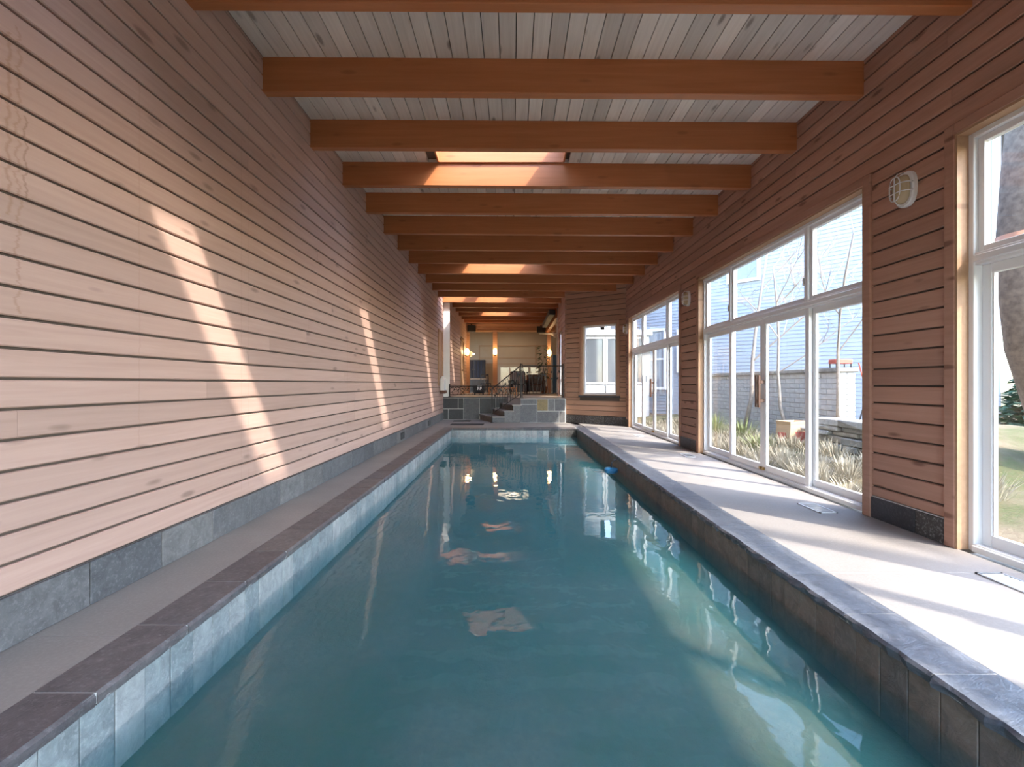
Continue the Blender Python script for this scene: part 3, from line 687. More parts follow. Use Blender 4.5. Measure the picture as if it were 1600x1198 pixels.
for k in range(7): MB().cbox(-.55 + k * .09, -.5 + k * .09, -.24, -.2, .78, 1.64, .004).build('slat', 'black_plastic', cab) if k < 4 else MB().cbox(.05 + (k - 4) * .16, .11 + (k - 4) * .16, -.24, -.2, .78, 1.64, .004).build('slat', 'navy_cloth', cab)
desk = tag(empty('side_table', loc=(-1.75, 23.3, PZ)), 'small table with a pale top behind the left glass', 'table')
MB().cbox(-.55, .55, -.3, .3, .66, .70, .008).build('table_top', 'tan_jamb', desk)
for sx in (-1, 1):
    for sy in (-1, 1): MB().cbox(sx * .48 - .03, sx * .48 + .03, sy * .24 - .03, sy * .24 + .03, 0, .66, .004).build('leg', 'dark_wood', desk)
chair('dining_chair', 'black slatted chair in front of the small table behind the glass', -1.30, 22.5, .3, 'black_plastic', 'black_fabric')
# low curved wooden bench on the terrace
bench = tag(empty('garden_bench', loc=(-.36, 17.6, PZ)), 'low orange wooden bench with curved slats behind the low railing', 'bench')
MB().cbox(-.55, .55, -.2, .2, .26, .30, .008).build('seat', 'orange_wood', bench)
for k in range(9):
    x = -.48 + k * .12
    MB().tube([(x - .04, -.18, .02), (x + .03, -.19, .13), (x - .02, -.18, .26)], .018, 6).build('slat', 'orange_wood', bench)
for x in (-.52, .52):
    for yy in (-.16, .16): MB().cbox(x - .025, x + .025, yy - .025, yy + .025, 0, .27, .004).build('leg', 'orange_wood', bench)
stool = tag(empty('ottoman', loc=(-1.3, 17.9, PZ)), 'small black footstool with a white cloth on the terrace', 'stool')
MB().cbox(-.2, .2, -.2, .2, .06, .36, .03).build('cushion', 'black_fabric', stool)
for x in (-.16, .16):
    for yy in (-.16, .16): MB().tube([(x, yy, 0), (x, yy, .08)], .02, 6).build('leg', 'black_plastic', stool)
MB().cbox(-.06, .12, -.21, .05, .2, .37, .008).build('cloth', 'white_paint', stool)
# striped chairs
def armchair(name, label, x, yy, rz, mat, stripes=False, w=.40, h=.85):
    e = tag(empty(name, loc=(x, yy, PZ), rz=rz), label, 'armchair')
    MB().cbox(-w, w, -.36, .36, .10, .42, .04).build('seat', mat, e); MB().cbox(-w, w, .24, .40, .40, h, .05).build('backrest', mat, e)
    for s_ in (-1, 1): MB().cbox(s_ * w - .07, s_ * w + .07, -.36, .34, .10, .60, .04).build('armrest', mat, e)
    for sx in (-1, 1):
        for sy in (-1, 1): MB().tube([(sx * (w - .03), sy * .3, 0), (sx * (w - .03), sy * .3, .12)], .022, 6).build('leg', 'dark_wood', e)
    if stripes:
        for k in range(7): MB().cbox(-w + .04 + k * (2 * w - .08) / 7, -w + .04 + (k + .5) * (2 * w - .08) / 7, .225, .245, .44, h - .04, .004).build('stripe', 'stripe_light', e)
        for k in range(7): MB().cbox(-w + .04 + k * (2 * w - .08) / 7, -w + .04 + (k + .5) * (2 * w - .08) / 7, -.375, -.35, .12, .40, .004).build('stripe', 'stripe_light', e)
    return e
armchair('armchair', 'black and cream striped armchair behind the sloping handrail', .30, 19.4, .15, 'black_fabric', True, .33, .98)
armchair('armchair', 'dark brown leather armchair behind the terrace railing', 1.02, 20.2, -.1, 'dark_leather', False, .40, .86)
bc = tag(empty('room_divider', loc=(2.08, 20.75, PZ)), 'tall blue painted screen beside the right post', 'screen')
for k in range(2): MB().cbox(-.22 + k * .22, -.01 + k * .22, -.015, .015, .03, 1.75, .005).build('panel', 'blue_paint', bc)
for x in (-.2, .19): MB().cbox(x - .02, x + .02, -.1, .1, 0, .04, .004).build('foot', 'blue_paint', bc)
# tall plant
pl = tag(empty('potted_plant', loc=(1.46, 20.9, PZ)), 'tall leafy potted plant by the right post', 'plant')
MB().lathe([(.10, 0), (.13, .02), (.17, .3), (.18, .33), (.15, .33), (.14, .28), (.0, .28)], 14).build('pot', 'terracotta', pl, smooth=True)
MB().tube([(0, 0, .25), (.02, .01, .8), (-.03, 0, 1.3), (.0, 0, 1.8)], [.022, .018, .014, .008], 6).build('stem', 'pale_bark', pl)
rnd = random.Random(3); lf = MB()
for k in range(90):
    z = rnd.uniform(.7, 2.15); a = rnd.uniform(0, 2 * PI); L_ = rnd.uniform(.12, .28); p = Vector((rnd.uniform(-.05, .05), 0, z)); d = Vector((math.cos(a), math.sin(a), rnd.uniform(-.5, .3))).normalized()
    sd = d.cross(Vector((0, 0, 1))).normalized() * L_ * .22
    q = p + d * .1
    lf.add([q, q + d * L_ * .5 + sd, q + d * L_ + Vector((0, 0, -.05)), q + d * L_ * .5 - sd], [(0, 1, 2, 3)])
fo = lf.build('foliage', 'leaf_green', pl); fo['kind'] = 'stuff'

# sconces on the posts and the left wall
def sconce(label, x, yy, z, rz, en=6):
    e = tag(empty('wall_sconce', loc=(x, yy, z), rz=rz), label, 'lamp', 'lit sconces around the terrace')
    MB().cbox(-.045, .045, -.02, 0, -.16, .02, .006).build('bracket', 'black_iron', e)
    MB().tube([(0, -.02, -.14), (0, -.09, -.15), (0, -.10, -.10)], .012, 6).build('arm', 'black_iron', e)
    MB().lathe([(.03, -.11), (.075, -.08), (.085, .05), (.07, .15), (.03, .19)], 14, Matrix.Translation((0, -.10, 0))).build('lamp_shade', 'sconce_glow', e, smooth=True)
    l_ = bpy.data.lights.new('sconce_light', 'POINT'); l_.energy = en; l_.color = (1, .66, .34); l_.shadow_soft_size = .06
    o = bpy.data.objects.new('sconce_light', l_); COL.objects.link(o); o.parent = e; o.location = (0, -.24, .05)
sconce('glowing sconce on the middle cedar post', -.795, YFAR - .04, 2.68, 0)
sconce('glowing sconce on the right cedar post', 1.75, YFAR - .04, 2.62, 0)
sconce('glowing sconce on the left wall beside the pale door', XL2, 20.75, 2.62, PI / 2)

def speaker(label, x, yy, z, rz):
    e = tag(empty('loudspeaker', loc=(x, yy, z), rz=rz), label, 'speaker', 'pair of corner loudspeakers')
    MB().cbox(-.19, .19, -.13, .12, -.15, .15, .02).build('cabinet', 'black_plastic', e)
    MB().cbox(-.17, .17, -.142, -.13, -.13, .13, .004).build('grille', 'black_fabric', e)
    MB().cbox(-.03, .03, -.03, .03, .15, .21, .004).build('bracket', 'black_iron', e)
speaker('small black loudspeaker in the left corner above the glazed end', XL2 + .24, YFAR - .2, 3.79, .2)
speaker('small black loudspeaker above the right cedar post', 1.36, YFAR - .2, 3.74, -.2)
strip_e = tag(empty('dark_strip', loc=(1.46, 18.5, 3.92)), 'dark grey duct running under the far beams at right', 'strip')  # long dark box below the beam ends
for k in range(4): MB().cbox(-.11, .11, -1.9 + k * .95, -.955 + k * .95, -.20, 0.0, .02).build('strip_section', 'dark_strip_grey', strip_e)
# ceiling fan in the alcove opening
fan = tag(empty('ceiling_fan', loc=(1.93, 20.2, 3.42)), 'white ceiling fan hanging at the right end of the terrace', 'fan')
MB().lathe([(.06, .50), (.075, .44), (.03, .42), (.014, .41), (.014, .12), (.05, .11)], 14).build('downrod', 'white_paint', fan, smooth=True)
MB().lathe([(.05, .12), (.13, .09), (.15, .02), (.13, -.04), (.06, -.06)], 18).build('motor', 'white_paint', fan, smooth=True)
MB().lathe([(.10, -.04), (.12, -.07), (.09, -.14), (.02, -.17)], 18).build('light_bowl', 'blind', fan, smooth=True)
for k in range(4):
    MB().cbox(.12, .72, -.065, .065, .0, .012, .004).build('blade', 'white_paint', fan, Matrix.Rotation(PI + k * PI / 2 + .12, 4, 'Z') @ Matrix.Rotation(.15, 4, 'X'))

# ------------------------------------------------------------------ bulkhead lamps
def bulkhead(label, T):
    e = tag(empty('bulkhead_lamp', T=T), label, 'lamp', 'oval caged bulkhead lamps on the cedar wall')      # local x along wall, y into wall, z up
    def oval(a, b_, n=24): return [(a * math.copysign(abs(math.cos(t)) ** .75, math.cos(t)), b_ * math.copysign(abs(math.sin(t)) ** .8, math.sin(t))) for t in [2 * PI * k / n for k in range(n)]]
    def loft(secs):
        m = MB(); n = 24; vs = []
        for a, b_, y_ in secs: vs += [(p[0], y_, p[1]) for p in oval(a, b_)]
        fs = [(i * n + k, i * n + (k + 1) % n, (i + 1) * n + (k + 1) % n, (i + 1) * n + k) for i in range(len(secs) - 1) for k in range(n)] + [tuple(range(n)), tuple(range((len(secs) - 1) * n, len(secs) * n))]
        return m.add(vs, fs)
    loft([(.092, .145, 0), (.092, .145, -.03), (.085, .138, -.04), (.07, .12, -.04)]).build('base', 'white_vinyl', e)
    loft([(.068, .118, -.035), (.066, .115, -.06), (.055, .10, -.09), (.03, .07, -.105), (.01, .03, -.108)]).build('glass_bowl', 'lamp_bulb_glass', e, smooth=True)
    c_ = MB(); r = .0048
    c_.tube([(p[0], -.112, p[1]) for p in oval(.052, .098)], r, 6, close=True)
    for z in (-.035, .035): c_.tube([(-.088, -.035, z), (-.082, -.085, z), (-.05, -.115, z), (.05, -.115, z), (.082, -.085, z), (.088, -.035, z)], r, 6)
    c_.tube([(0, -.035, .138), (0, -.085, .128), (0, -.115, .095), (0, -.115, -.095), (0, -.085, -.128), (0, -.035, -.138)], r, 6)
    c_.build('wire_guard', 'white_vinyl', e, smooth=True)
for yy, zz, lb in ((3.78, 2.83, 'largest white caged bulkhead lamp, on the cedar pier nearest the camera'), (8.47, 2.80, 'white caged bulkhead lamp on the narrow pier between the two sliding door units'), (12.99, 2.78, 'white caged bulkhead lamp in the corner beside the angled wall')):
    bulkhead(lb, Matrix(((0, 1, 0, XR), (-1, 0, 0, yy), (0, 0, 1, zz), (0, 0, 0, 1))))

# ------------------------------------------------------------------ small fittings
# slot window and white box on the left wall
nw = struct(empty('window_6'), 'narrow framed slot at the far end of the pine wall', 'window')
f = MB(); bars(f, 14.3, 15.1, -.035, .0, 1.15, 2.95, .05, .003); f.build('frame', 'tan_jamb', nw, TL)
MB().box(14.35, 15.05, -.012, -.004, 1.2, 2.9).build('panel', 'pale_cedar', nw, TL)
bx = tag(empty('wall_box', T=TL @ Matrix.Translation((14.75, -.035, 1.0))), 'small white gabled box mounted at the far end of the pine wall', 'box')
MB().prism([(0, 0), (0, .36), (-.06, .46), (-.12, .36), (-.12, 0)], -.2, .2).build('body', 'white_paint', bx); MB().cbox(-.22, .22, -.15, 0, -.1, 0, .005).build('tray', 'handle_wood', bx)
# vents on the left skirting
for i, yy in enumerate((9.6, 12.7)):
    v = tag(empty('wall_vent', T=TL @ Matrix.Translation((yy, -.018, .12))), ('dark vent in the slate skirting halfway along the pine wall', 'dark vent in the slate skirting near the far end of the pine wall')[i], 'vent')
    f = MB(); bars(f, -.15, .15, -.008, 0.002, -.07, .07, .015, .002); f.build('frame', 'black_plastic', v)
    for k in range(4): MB().box(-.135, .135, -.004, .0, -.045 + k * .028, -.03 + k * .028).build('slat', 'black_plastic', v)
def register(label, x, yy, L_, W_, n, mat_f, mat_s, rz=0):
    e = tag(empty('floor_register', loc=(x, yy, 0), rz=rz), label, 'vent')
    f = MB(); bars2 = [(-W_ / 2, -W_ / 2 + .015, -L_ / 2, L_ / 2), (W_ / 2 - .015, W_ / 2, -L_ / 2, L_ / 2), (-W_ / 2, W_ / 2, -L_ / 2, -L_ / 2 + .015), (-W_ / 2, W_ / 2, L_ / 2 - .015, L_ / 2)]
    for a, b_, c_, d_ in bars2: f.box(a, b_, c_, d_, 0, .008)
    f.build('frame', mat_f, e); MB().box(-W_ / 2 + .01, W_ / 2 - .01, -L_ / 2 + .01, L_ / 2 - .01, 0, .002).build('duct_opening', 'dark_gap', e)
    for k in range(n):
        y_ = -L_ / 2 + .015 + (k + .5) * (L_ - .03) / n
        MB().box(-W_ / 2 + .014, W_ / 2 - .014, y_ - (L_ - .03) / n * .3, y_ + (L_ - .03) / n * .3, .001, .006).build('slat', mat_s, e)
register('white framed floor grille on the deck by the nearer sliding doors', 2.98, 4.45, .34, .17, 10, 'white_vinyl', 'brushed_steel')
register('long slatted floor grille on the deck at the right edge of the photo', 3.06, 2.55, .75, .17, 26, 'brushed_steel', 'white_vinyl')
register('small floor grille on the deck by the middle pier', 2.98, 7.7, .34, .17, 10, 'white_vinyl', 'brushed_steel')
register('small floor grille on the deck by the farthest sliding doors', 2.95, 10.6, .34, .17, 10, 'white_vinyl', 'brushed_steel')
for i, (x, yy, lx, ly) in enumerate(((-1.33, 13.55, .98, .42), (-1.62, 14.75, .55, .3))):
    mt = tag(MB().cbox(x - lx / 2, x + lx / 2, yy - ly / 2, yy + ly / 2, .001, .014, .004).build('floor_mat', 'rubber'), ('long dark rubber mat on the deck at the far end of the pool', 'small dark mat at the foot of the slate ledge')[i], 'mat')
fl_ = tag(empty('pool_float', loc=(PXR - .13, 7.6, WZ)), 'round blue float with a hook on the right pool edge', 'float')
MB().lathe([(.03, -.05), (.10, -.03), (.115, .01), (.10, .04), (.02, .05)], 18).build('disc', 'blue_float', fl_, smooth=True)
MB().tube([(0, 0, .04), (.01, 0, .13), (.05, .0, .17), (.085, 0, .18)], .012, 6).build('hook', 'navy_cloth', fl_)
bd = tag(MB().cbox(XR + .062, XR + .068, 11.05, 11.72, 1.42, 2.02, .001).build('roller_blind', 'blind_cloth'), 'short white blind in the farthest sliding doors', 'blind')

# ------------------------------------------------------------------ garden
def sm(a, b_, x):
    t_ = max(0, min(1, (x - a) / (b_ - a))); return t_ * t_ * (3 - 2 * t_)
def gh(x, y):
    h = -.06 + .18 * sm(3.7, 5.1, x)
    h += .42 * sm(5.2, 5.5, x) * sm(5.1, 5.7, y) * (1 - sm(7.8, 8.3, y)) * (1 - sm(8, 10, x))
    h += .03 * math.sin(x * 3.1 + y * 1.7) * sm(4.2, 5, x)
    return h
m = MB(); NX, NY = 70, 90; vs = []; fs = []
for i in range(NX + 1):
    for j_ in range(NY + 1):
        x = XR + .19 + (i / NX) ** 1.6 * 40; yy = -14 + 50 * j_ / NY
        vs.append((x, yy, gh(x, yy) if x > XR + .3 else -.06))
for i in range(NX):
    for j_ in range(NY): a = i * (NY + 1) + j_; fs.append((a, a + 1, a + NY + 2, a + NY + 1))
gr = struct(m.add(vs, fs).build('ground', 'ground', smooth=True), 'garden ground of dry and green grass outside', 'ground')
m = MB().box(-60, 90, -60, 90, -.5, -.4); struct(m.build('ground_far', 'ground'), 'surrounding ground', 'ground')
# white brick garden wall
bw_ = tag(empty('brick_wall', loc=(5.7, 7.95, 0)), 'low white painted brick wall in the garden', 'wall')
MB().box(.02, .28, .02, 5.6, -.2, 1.42).build('mortar_core', 'mortar', bw_)
proto = MB().cbox(0, .05, .004, .306, .004, .092, .006).build('brick', 'white_brick', bw_)
endp = MB().cbox(.0, .146, 0, .05, .004, .092, .006).build('brick', 'white_brick', bw_)
first = [True, True]
for r_ in range(16):
    z = -.14 + r_ * .097; off = .155 if r_ % 2 else 0
    yy = -off
    while yy < 5.5:
        T_ = Matrix.Translation((random.uniform(0, .008), max(yy, 0), z))
        if first[0]: proto.matrix_basis = T_; first[0] = False
        else: share(proto, 'brick', bw_, T_)
        yy += .31
    for k in range(2):
        T_ = Matrix.Translation((.002 + k * .15, -.004 + random.uniform(0, .006), z))
        if first[1]: endp.matrix_basis = T_; first[1] = False
        else: share(endp, 'brick', bw_, T_)
for k in range(6): MB().cbox(-.04, .34, -.04 + k * .95, .9 + k * .95, 1.42, 1.5, .012).build('cap_stone', 'fieldstone', bw_)
# dry stone retaining wall
sw = tag(empty('stone_wall', loc=(5.12, 5.5, 0)), 'stacked flat fieldstone retaining wall in the garden', 'wall')
rnd = random.Random(11); z = .0
while z < .60:
    h_ = rnd.uniform(.07, .13); yy = rnd.uniform(-.1, .1)
    while yy < 1.95:
        L_ = rnd.uniform(.3, .7); dx = rnd.uniform(-.08, .05)
        bm = bmesh.new(); bmesh.ops.create_cube(bm, size=1)
        for v in bm.verts: v.co = (dx + (v.co.x + .5) * .4 + rnd.uniform(-.03, .03), yy + (v.co.y + .5) * (L_ - .02) + rnd.uniform(-.02, .02), z + (v.co.z + .5) * (h_ - .008) + rnd.uniform(-.006, .006))
        bmesh.ops.bevel(bm, geom=bm.edges[:], offset=.012, segments=1, affect='EDGES'); bm.verts.index_update()
        MB().add([tuple(v.co) for v in bm.verts], [tuple(v.index for v in f.verts) for f in bm.faces]).build('stone', 'fieldstone', sw); bm.free()
        yy += L_
    z += h_
for i, (x, yy, z, s_, lb) in enumerate(((5.9, 7.0, .50, .24, 'rounded tan boulder on top of the stone wall'), (4.72, 6.7, .05, .16, 'flat stone lying at the foot of the stone wall'))):
    bm = bmesh.new(); bmesh.ops.create_icosphere(bm, subdivisions=2, radius=1)
    rn = random.Random(i + 5)
    for v in bm.verts: v.co = Vector((v.co.x * s_ * 1.2, v.co.y * s_ * 1.5, v.co.z * s_ * (.75 if i == 0 else .3))) * rn.uniform(.9, 1.08)
    bm.verts.index_update(); o = MB().add([tuple(v.co) for v in bm.verts], [tuple(v.index for v in f.verts) for f in bm.faces]).build('boulder', 'fieldstone', None, Matrix.Translation((x, yy, z + s_ * .3))); bm.free(); tag(o, lb, 'stone')
# yard bag
bag = tag(empty('yard_bag', loc=(5.0, 8.12, gh(5.0, 8.12)), rz=.25), 'open brown paper yard bag with red print in the garden', 'bag')
prof = [(.20, .15, 0), (.205, .155, .25), (.19, .15, .40), (.205, .16, .46), (.19, .145, .455), (.17, .13, .36)]
m = MB(); vs = []; fs = []
for a, b_, z in prof: vs += [(-a, -b_, z), (a, -b_, z + random.uniform(-.02, .02) * (z > .3)), (a, b_, z), (-a, b_, z)]
for i in range(len(prof) - 1): fs += [(i * 4 + k, i * 4 + (k + 1) % 4, i * 4 + 4 + (k + 1) % 4, i * 4 + 4 + k) for k in range(4)]
fs += [(0, 1, 2, 3), (20, 21, 22, 23)]
m.add(vs, fs).build('bag_body', 'paper_bag', bag)
MB().cbox(-.209, -.199, -.07, .10, .10, .26, .002).build('red_print', 'bag_red', bag); MB().cbox(-.10, .13, -.160, -.150, .08, .28, .002).build('red_print', 'bag_red', bag)
# red stool and folding chair frame by the house
st = tag(empty('red_stand', loc=(5.86, 8.12, 1.5)), 'small red metal stand on the end of the white brick wall', 'stand')
MB().cbox(-.15, .15, -.1, .1, .07, .15, .01).build('seat', 'red_metal', st)
for x in (-.13, .13):
    for yy in (-.08, .08): MB().tube([(x, yy, 0), (x, yy, .08)], .01, 6).build('leg', 'black_iron', st)
fc = tag(empty('folding_chair', loc=(8.05, 10.3, gh(8.05, 10.3))), 'folded metal garden chair frame beyond the end of the white brick wall', 'chair')
for k in range(2):
    x = k * .45
    MB().tube([(x - .18, 0, .3), (x + .18, 0, 1.6)], .014, 6).build('leg', 'black_iron', fc); MB().tube([(x + .18, 0.03, .3), (x - .18, 0.03, 1.6)], .014, 6).build('leg', 'red_metal', fc)
MB().tube([(-.2, .015, .3), (.65, .015, .3)], .014, 6).build('foot_rail', 'black_iron', fc)
# neighbouring house (lapped siding as one wall mesh)
HO = Vector((9.0, 12.5)); hd = Vector((.68, -.73)).normalized()
TH = Matrix(((hd.x, -hd.y, 0, HO.x), (hd.y, hd.x, 0, HO.y), (0, 0, 1, 0), (0, 0, 0, 1)))    # local x along facade, local y = away behind
hs = tag(empty('house', T=TH), 'pale blue clapboard house beyond the garden', 'house')
HX0, HX1, HH = -7.5, 3.0, 7.2
m = MB(); k = 0
z = -.3
while z < HH: m.prism([(0, z + .11), (-.014, z), (.05, z), (.05, z + .11)], HX0, HX1); z += .11
m.box(HX0, HX1, .03, 8, -.4, HH)
m.build('wall', 'siding_blue', hs)
rf = MB(); rf.prism([(-.45, HH), (-.45, HH + .1), (4, HH + 2.6), (8.4, HH + .1), (8.4, HH), (4, HH + 2.4)], HX0 - .3, HX1 + .3); rf.build('roof', 'roof_shingle', hs)
MB().box(HX1 - .12, HX1 + .02, -.05, .1, -.3, HH).build('corner_board', 'house_trim', hs)
for (u, z0, w_, h_) in ((-4.7, 1.6, 1.2, 1.5), (-6.2, 1.0, 1.1, 2.2), (-3.0, 4.4, 1.0, 1.4), (1.2, 4.4, 1.0, 1.4), (-6.2, 4.4, 1.0, 1.4)):
    f = MB(); bars(f, u, u + w_, -.08, .02, z0, z0 + h_, .09); fo = f.build('window', 'house_trim', hs); MB().box(u + .08, u + w_ - .08, -.045, -.03, z0 + .08, z0 + h_ - .08).build('pane', 'dark_glass', fo)
    MB().box(u + .08, u + w_ - .08, -.07, -.03, z0 + h_ / 2 - .03, z0 + h_ / 2 + .03).build('sash_bar', 'house_trim', fo)
# low white sunroom outside the angled window
an = tag(empty('sunroom', loc=(3.5, 15.9, -.06)), 'low white panelled sunroom outside the angled wall window', 'sunroom')
MB().box(-1.05, 1.3, .02, .5, 0, 2.95).build('wall', 'sunroom_paint', an)
MB().cbox(-1.12, 1.38, -.10, .5, 2.95, 3.15, .01).build('fascia', 'sunroom_paint', an)
for k in range(3):
    x = -1.0 + k * .76
    f = MB(); bars(f, x, x + .74, -.05, .02, 1.25, 2.9, .07); fo = f.build('window', 'sunroom_paint', an); MB().box(x + .06, x + .68, -.02, 0.0, 1.31, 2.84).build('pane', 'sunroom_glass', fo)
    MB().cbox(x + .02, x + .72, -.03, .02, .1, 1.2, .01).build('wall_panel', 'sunroom_paint', an)
def bare_tree(label, x, yy, h, seed, mat='pale_bark', r0=.05, lean=(0, 0), depth=4, group=None, first=.35):
    rn = random.Random(seed); e = tag(empty('bare_tree', loc=(x, yy, gh(x, yy) - .03)), label, 'tree', group)
    trunk = MB(); br_ = MB()
    def grow(p, d, L_, r, lev, m):
        pts = [p]; q = p.copy(); n = 5; rs = [r]
        for i in range(n):
            d = (d + Vector((rn.uniform(-.16, .16), rn.uniform(-.16, .16), rn.uniform(-.03, .10)))).normalized(); q = q + d * L_ / n; pts.append(q.copy()); rs.append(r * (1 - .62 * (i + 1) / n))
            if lev < depth and (i + 1) / n > (first if lev == 0 else .2):
                for _ in range(2 if lev else 1):
                    a = rn.uniform(0, 2 * PI); s_ = Vector((math.cos(a), math.sin(a), rn.uniform(.2, .9))).normalized()
                    grow(q.copy(), (d * .4 + s_ * .8).normalized(), L_ * rn.uniform(.32, .55), rs[-1] * .6, lev + 1, br_)
        m.tube(pts, rs, 7 if lev == 0 else (5 if lev < 2 else 3))
    grow(Vector((0, 0, 0)), Vector((lean[0], lean[1], 1)).normalized(), h, r0, 0, trunk)
    trunk.build('trunk', mat, e, smooth=True); bo = br_.build('branches', mat, e, recalc=False); bo['kind'] = 'stuff'
    return e
bare_tree('slender bare sapling in front of the white brick wall end', 5.55, 7.75, 3.2, 4, r0=.03, depth=3)
bare_tree('leaning bare tree growing behind the yard bag', 5.35, 8.75, 3.4, 9, r0=.035, lean=(-.15, .25), depth=3)
bare_tree('twiggy bare tree near the far end of the white brick wall', 5.2, 10.2, 4.0, 15, r0=.05, depth=4)
bt = tag(empty('large_tree', loc=(5.70, 5.05, -.1)), 'massive tree trunk with a copper-coloured band outside the nearest window', 'tree')
pts = [(.95, 0, 0), (.72, 0, .5), (.42, 0, 1.1), (.16, 0, 1.75), (.04, -.02, 2.4), (.02, -.02, 3.0), (.08, -.02, 3.8), (.2, 0, 5.0), (.5, .1, 7.0)]
MB().tube(pts, [.46, .36, .31, .28, .26, .26, .26, .23, .16], 20).build('trunk', 'bark', bt, smooth=True)
MB().tube([(.036, -.02, 2.62), (.022, -.02, 2.98)], .272, 20).build('band', 'copper_wrap', bt, smooth=True)
rn = random.Random(2); bb = MB()
for k in range(16):
    a = rn.uniform(0, 2 * PI); p = Vector((.25 + rn.uniform(0, .25), 0, rn.uniform(4.2, 7.2))); d = Vector((math.cos(a), math.sin(a), .5)).normalized(); L_ = rn.uniform(1.2, 2.8)
    pp = [p + d * L_ * t_ + Vector((rn.uniform(-.1, .1), rn.uniform(-.1, .1), .25 * t_ * t_)) for t_ in (0, .3, .6, 1)]
    bb.tube(pp, [.06, .045, .03, .012], 6)
    for _ in range(4):
        q = pp[rn.choice((1, 2, 3))]; d2_ = (d + Vector((rn.uniform(-1, 1), rn.uniform(-1, 1), rn.uniform(0, .8)))).normalized(); bb.tube([q, q + d2_ * .4, q + d2_ * .9 + Vector((0, 0, .1))], [.02, .013, .005], 4)
bo = bb.build('branches', 'bark', bt, recalc=False); bo['kind'] = 'stuff'
def conifer(label, x, yy, h, r, seed):
    e = tag(empty('conifer', loc=(x, yy, -.1)), label, 'tree', 'conifers at the back of the garden'); rn = random.Random(seed)
    MB().tube([(0, 0, 0), (0, 0, h * .95)], [.14, .02], 8).build('trunk', 'bark', e)
    m = MB()
    for k in range(5200):
        t_ = rn.random() ** 1.3; z = .1 + t_ * (h - .15); rr = r * (1 - t_) ** .75 * rn.uniform(.35, 1.0); a = rn.uniform(0, 2 * PI)
        p = Vector((rr * math.cos(a), rr * math.sin(a), z)); d = Vector((math.cos(a) + rn.uniform(-.5, .5), math.sin(a) + rn.uniform(-.5, .5), rn.uniform(-.5, .4))).normalized() * rn.uniform(.12, .26)
        s_ = d.cross(Vector((rn.uniform(-1, 1), rn.uniform(-1, 1), 1))).normalized() * .05
        m.add([p - s_, p + s_, p + d], [(0, 1, 2)])
    o = m.build('foliage', 'conifer_green', e, recalc=False); o['kind'] = 'stuff'
bare_tree('tall bare tree out of view, added to shade the right-hand deck', 8.2, -1.9, 10.5, 33, 'bark', r0=.2, depth=4)  # unseen tree added so its branches break up sun on the right deck
conifer('dense green conifer behind the large tree trunk', 11.35, 9.4, 2.9, 1.05, 3); conifer('green conifer farther right behind the lawn', 16.4, 10.0, 5.0, 1.9, 8); conifer('tall green conifer beside the house', 20.0, 14.5, 7.0, 2.0, 12)
def tuft(name, label, x, yy, h, n, mat, cat, group, sp=.25, seed=0):
    rn = random.Random(seed * 7 + int(x * 100) + int(yy * 10)); m = MB(); z0 = gh(x, yy)
    for k in range(n):
        a = rn.uniform(0, 2 * PI); r_ = sp * rn.random() ** .6; L_ = h * rn.uniform(.5, 1.1); b0 = Vector((r_ * .5 * math.cos(a), r_ * .5 * math.sin(a), -.02))
        tip = b0 + Vector((math.cos(a) * r_ * 1.6 + rn.uniform(-.08, .08), math.sin(a) * r_ * 1.6 + rn.uniform(-.08, .08), L_)); md = (b0 + tip) / 2 + Vector((0, 0, L_ * .12))
        s_ = Vector((-math.sin(a), math.cos(a), 0)) * .006
        m.add([b0 - s_, b0 + s_, md + s_, tip, md - s_], [(0, 1, 2, 4), (4, 2, 3)])
    o = m.build(name, mat, None, Matrix.Translation((x, yy, z0)), recalc=False)
    tag(o, label, cat, group); return o
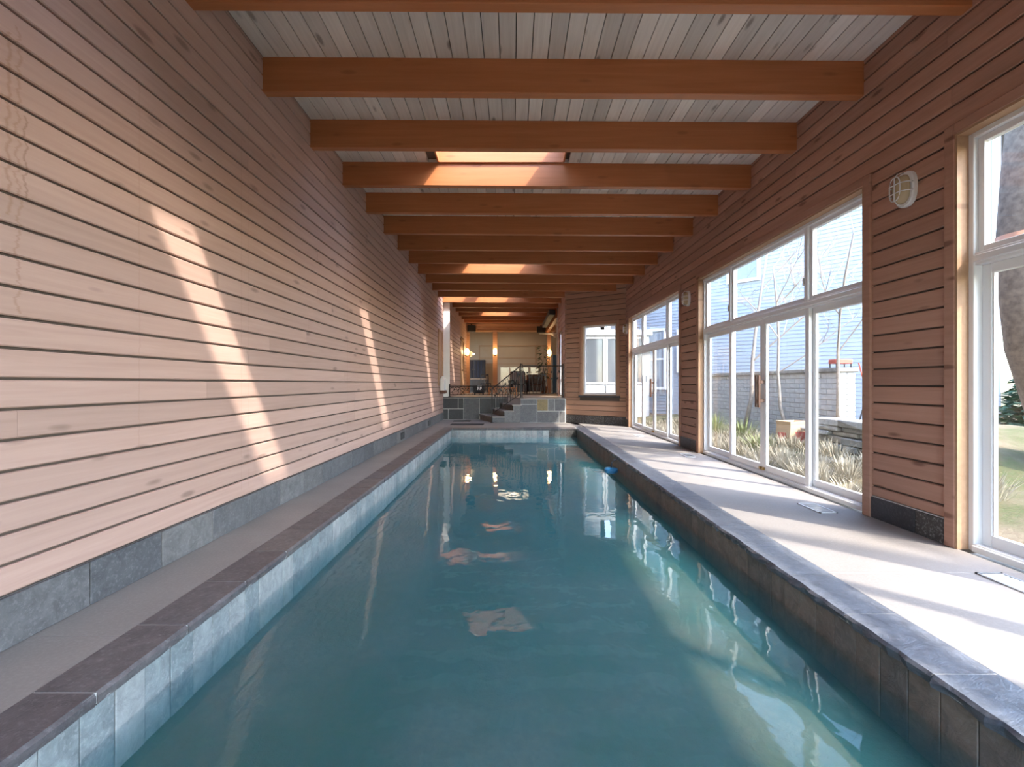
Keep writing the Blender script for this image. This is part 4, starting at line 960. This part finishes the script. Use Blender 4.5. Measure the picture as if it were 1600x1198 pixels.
rn = random.Random(5); m = MB()
for yy in [4.6 + .33 * i for i in range(26)]:
    for x in (3.9, 4.25, 4.65):
        px = x + rn.uniform(-.12, .12); py = yy + rn.uniform(-.15, .15); h = .22 + .14 * rn.random(); z0 = gh(px, py)
        for k in range(110):
            a = rn.uniform(0, 2 * PI); r_ = .2 * rn.random() ** .6; L_ = h * rn.uniform(.5, 1.1); b0 = Vector((px + r_ * .5 * math.cos(a), py + r_ * .5 * math.sin(a), z0 - .02))
            tip = b0 + Vector((math.cos(a) * r_ + rn.uniform(-.08, .08), math.sin(a) * r_ + rn.uniform(-.08, .08), L_)); md = (b0 + tip) / 2 + Vector((0, 0, L_ * .12)); s_ = Vector((-math.sin(a), math.cos(a), 0)) * .005
            m.add([b0 - s_, b0 + s_, md + s_, tip, md - s_], [(0, 1, 2, 4), (4, 2, 3)])
tag(m.build('dry_grass', 'dry_grass', recalc=False), 'straw-coloured dry grass outside the sliding doors', 'grass', kind='stuff')
for x, yy, h, lb in ((4.55, 8.9, .5, 'yellow-green shrub just beyond the yard bag'), (4.35, 9.75, .6, 'largest yellow-green shrub, beyond the door handles'), (4.4, 10.8, .5, 'yellow-green shrub between the two sliding door units'), (4.3, 7.9, .36, 'small yellow-green shrub in front of the yard bag')):
    tuft('green_shrub', lb, x, yy, h, 170, 'shrub_green', 'shrub', 'low yellow-green shrubs outside the sliding doors', .2)
m = MB()
for k in range(16000):
    x = 5.6 + 11 * rn.random() ** 1.4; yy = rn.uniform(-1, 11.5)
    if gh(x, yy) > .3 or (5.5 < x < 6.2 and yy > 7.7): continue
    z = gh(x, yy); a = rn.uniform(0, 2 * PI); h_ = rn.uniform(.03, .09)
    m.add([(x, yy, z - .01), (x + .02 * math.cos(a), yy + .02 * math.sin(a), z - .01), (x + rn.uniform(-.04, .04), yy + rn.uniform(-.04, .04), z + h_)], [(0, 1, 2)])
tag(m.build('lawn', 'green_grass', recalc=False), 'short green lawn grass outside the nearest window', 'grass', kind='stuff')
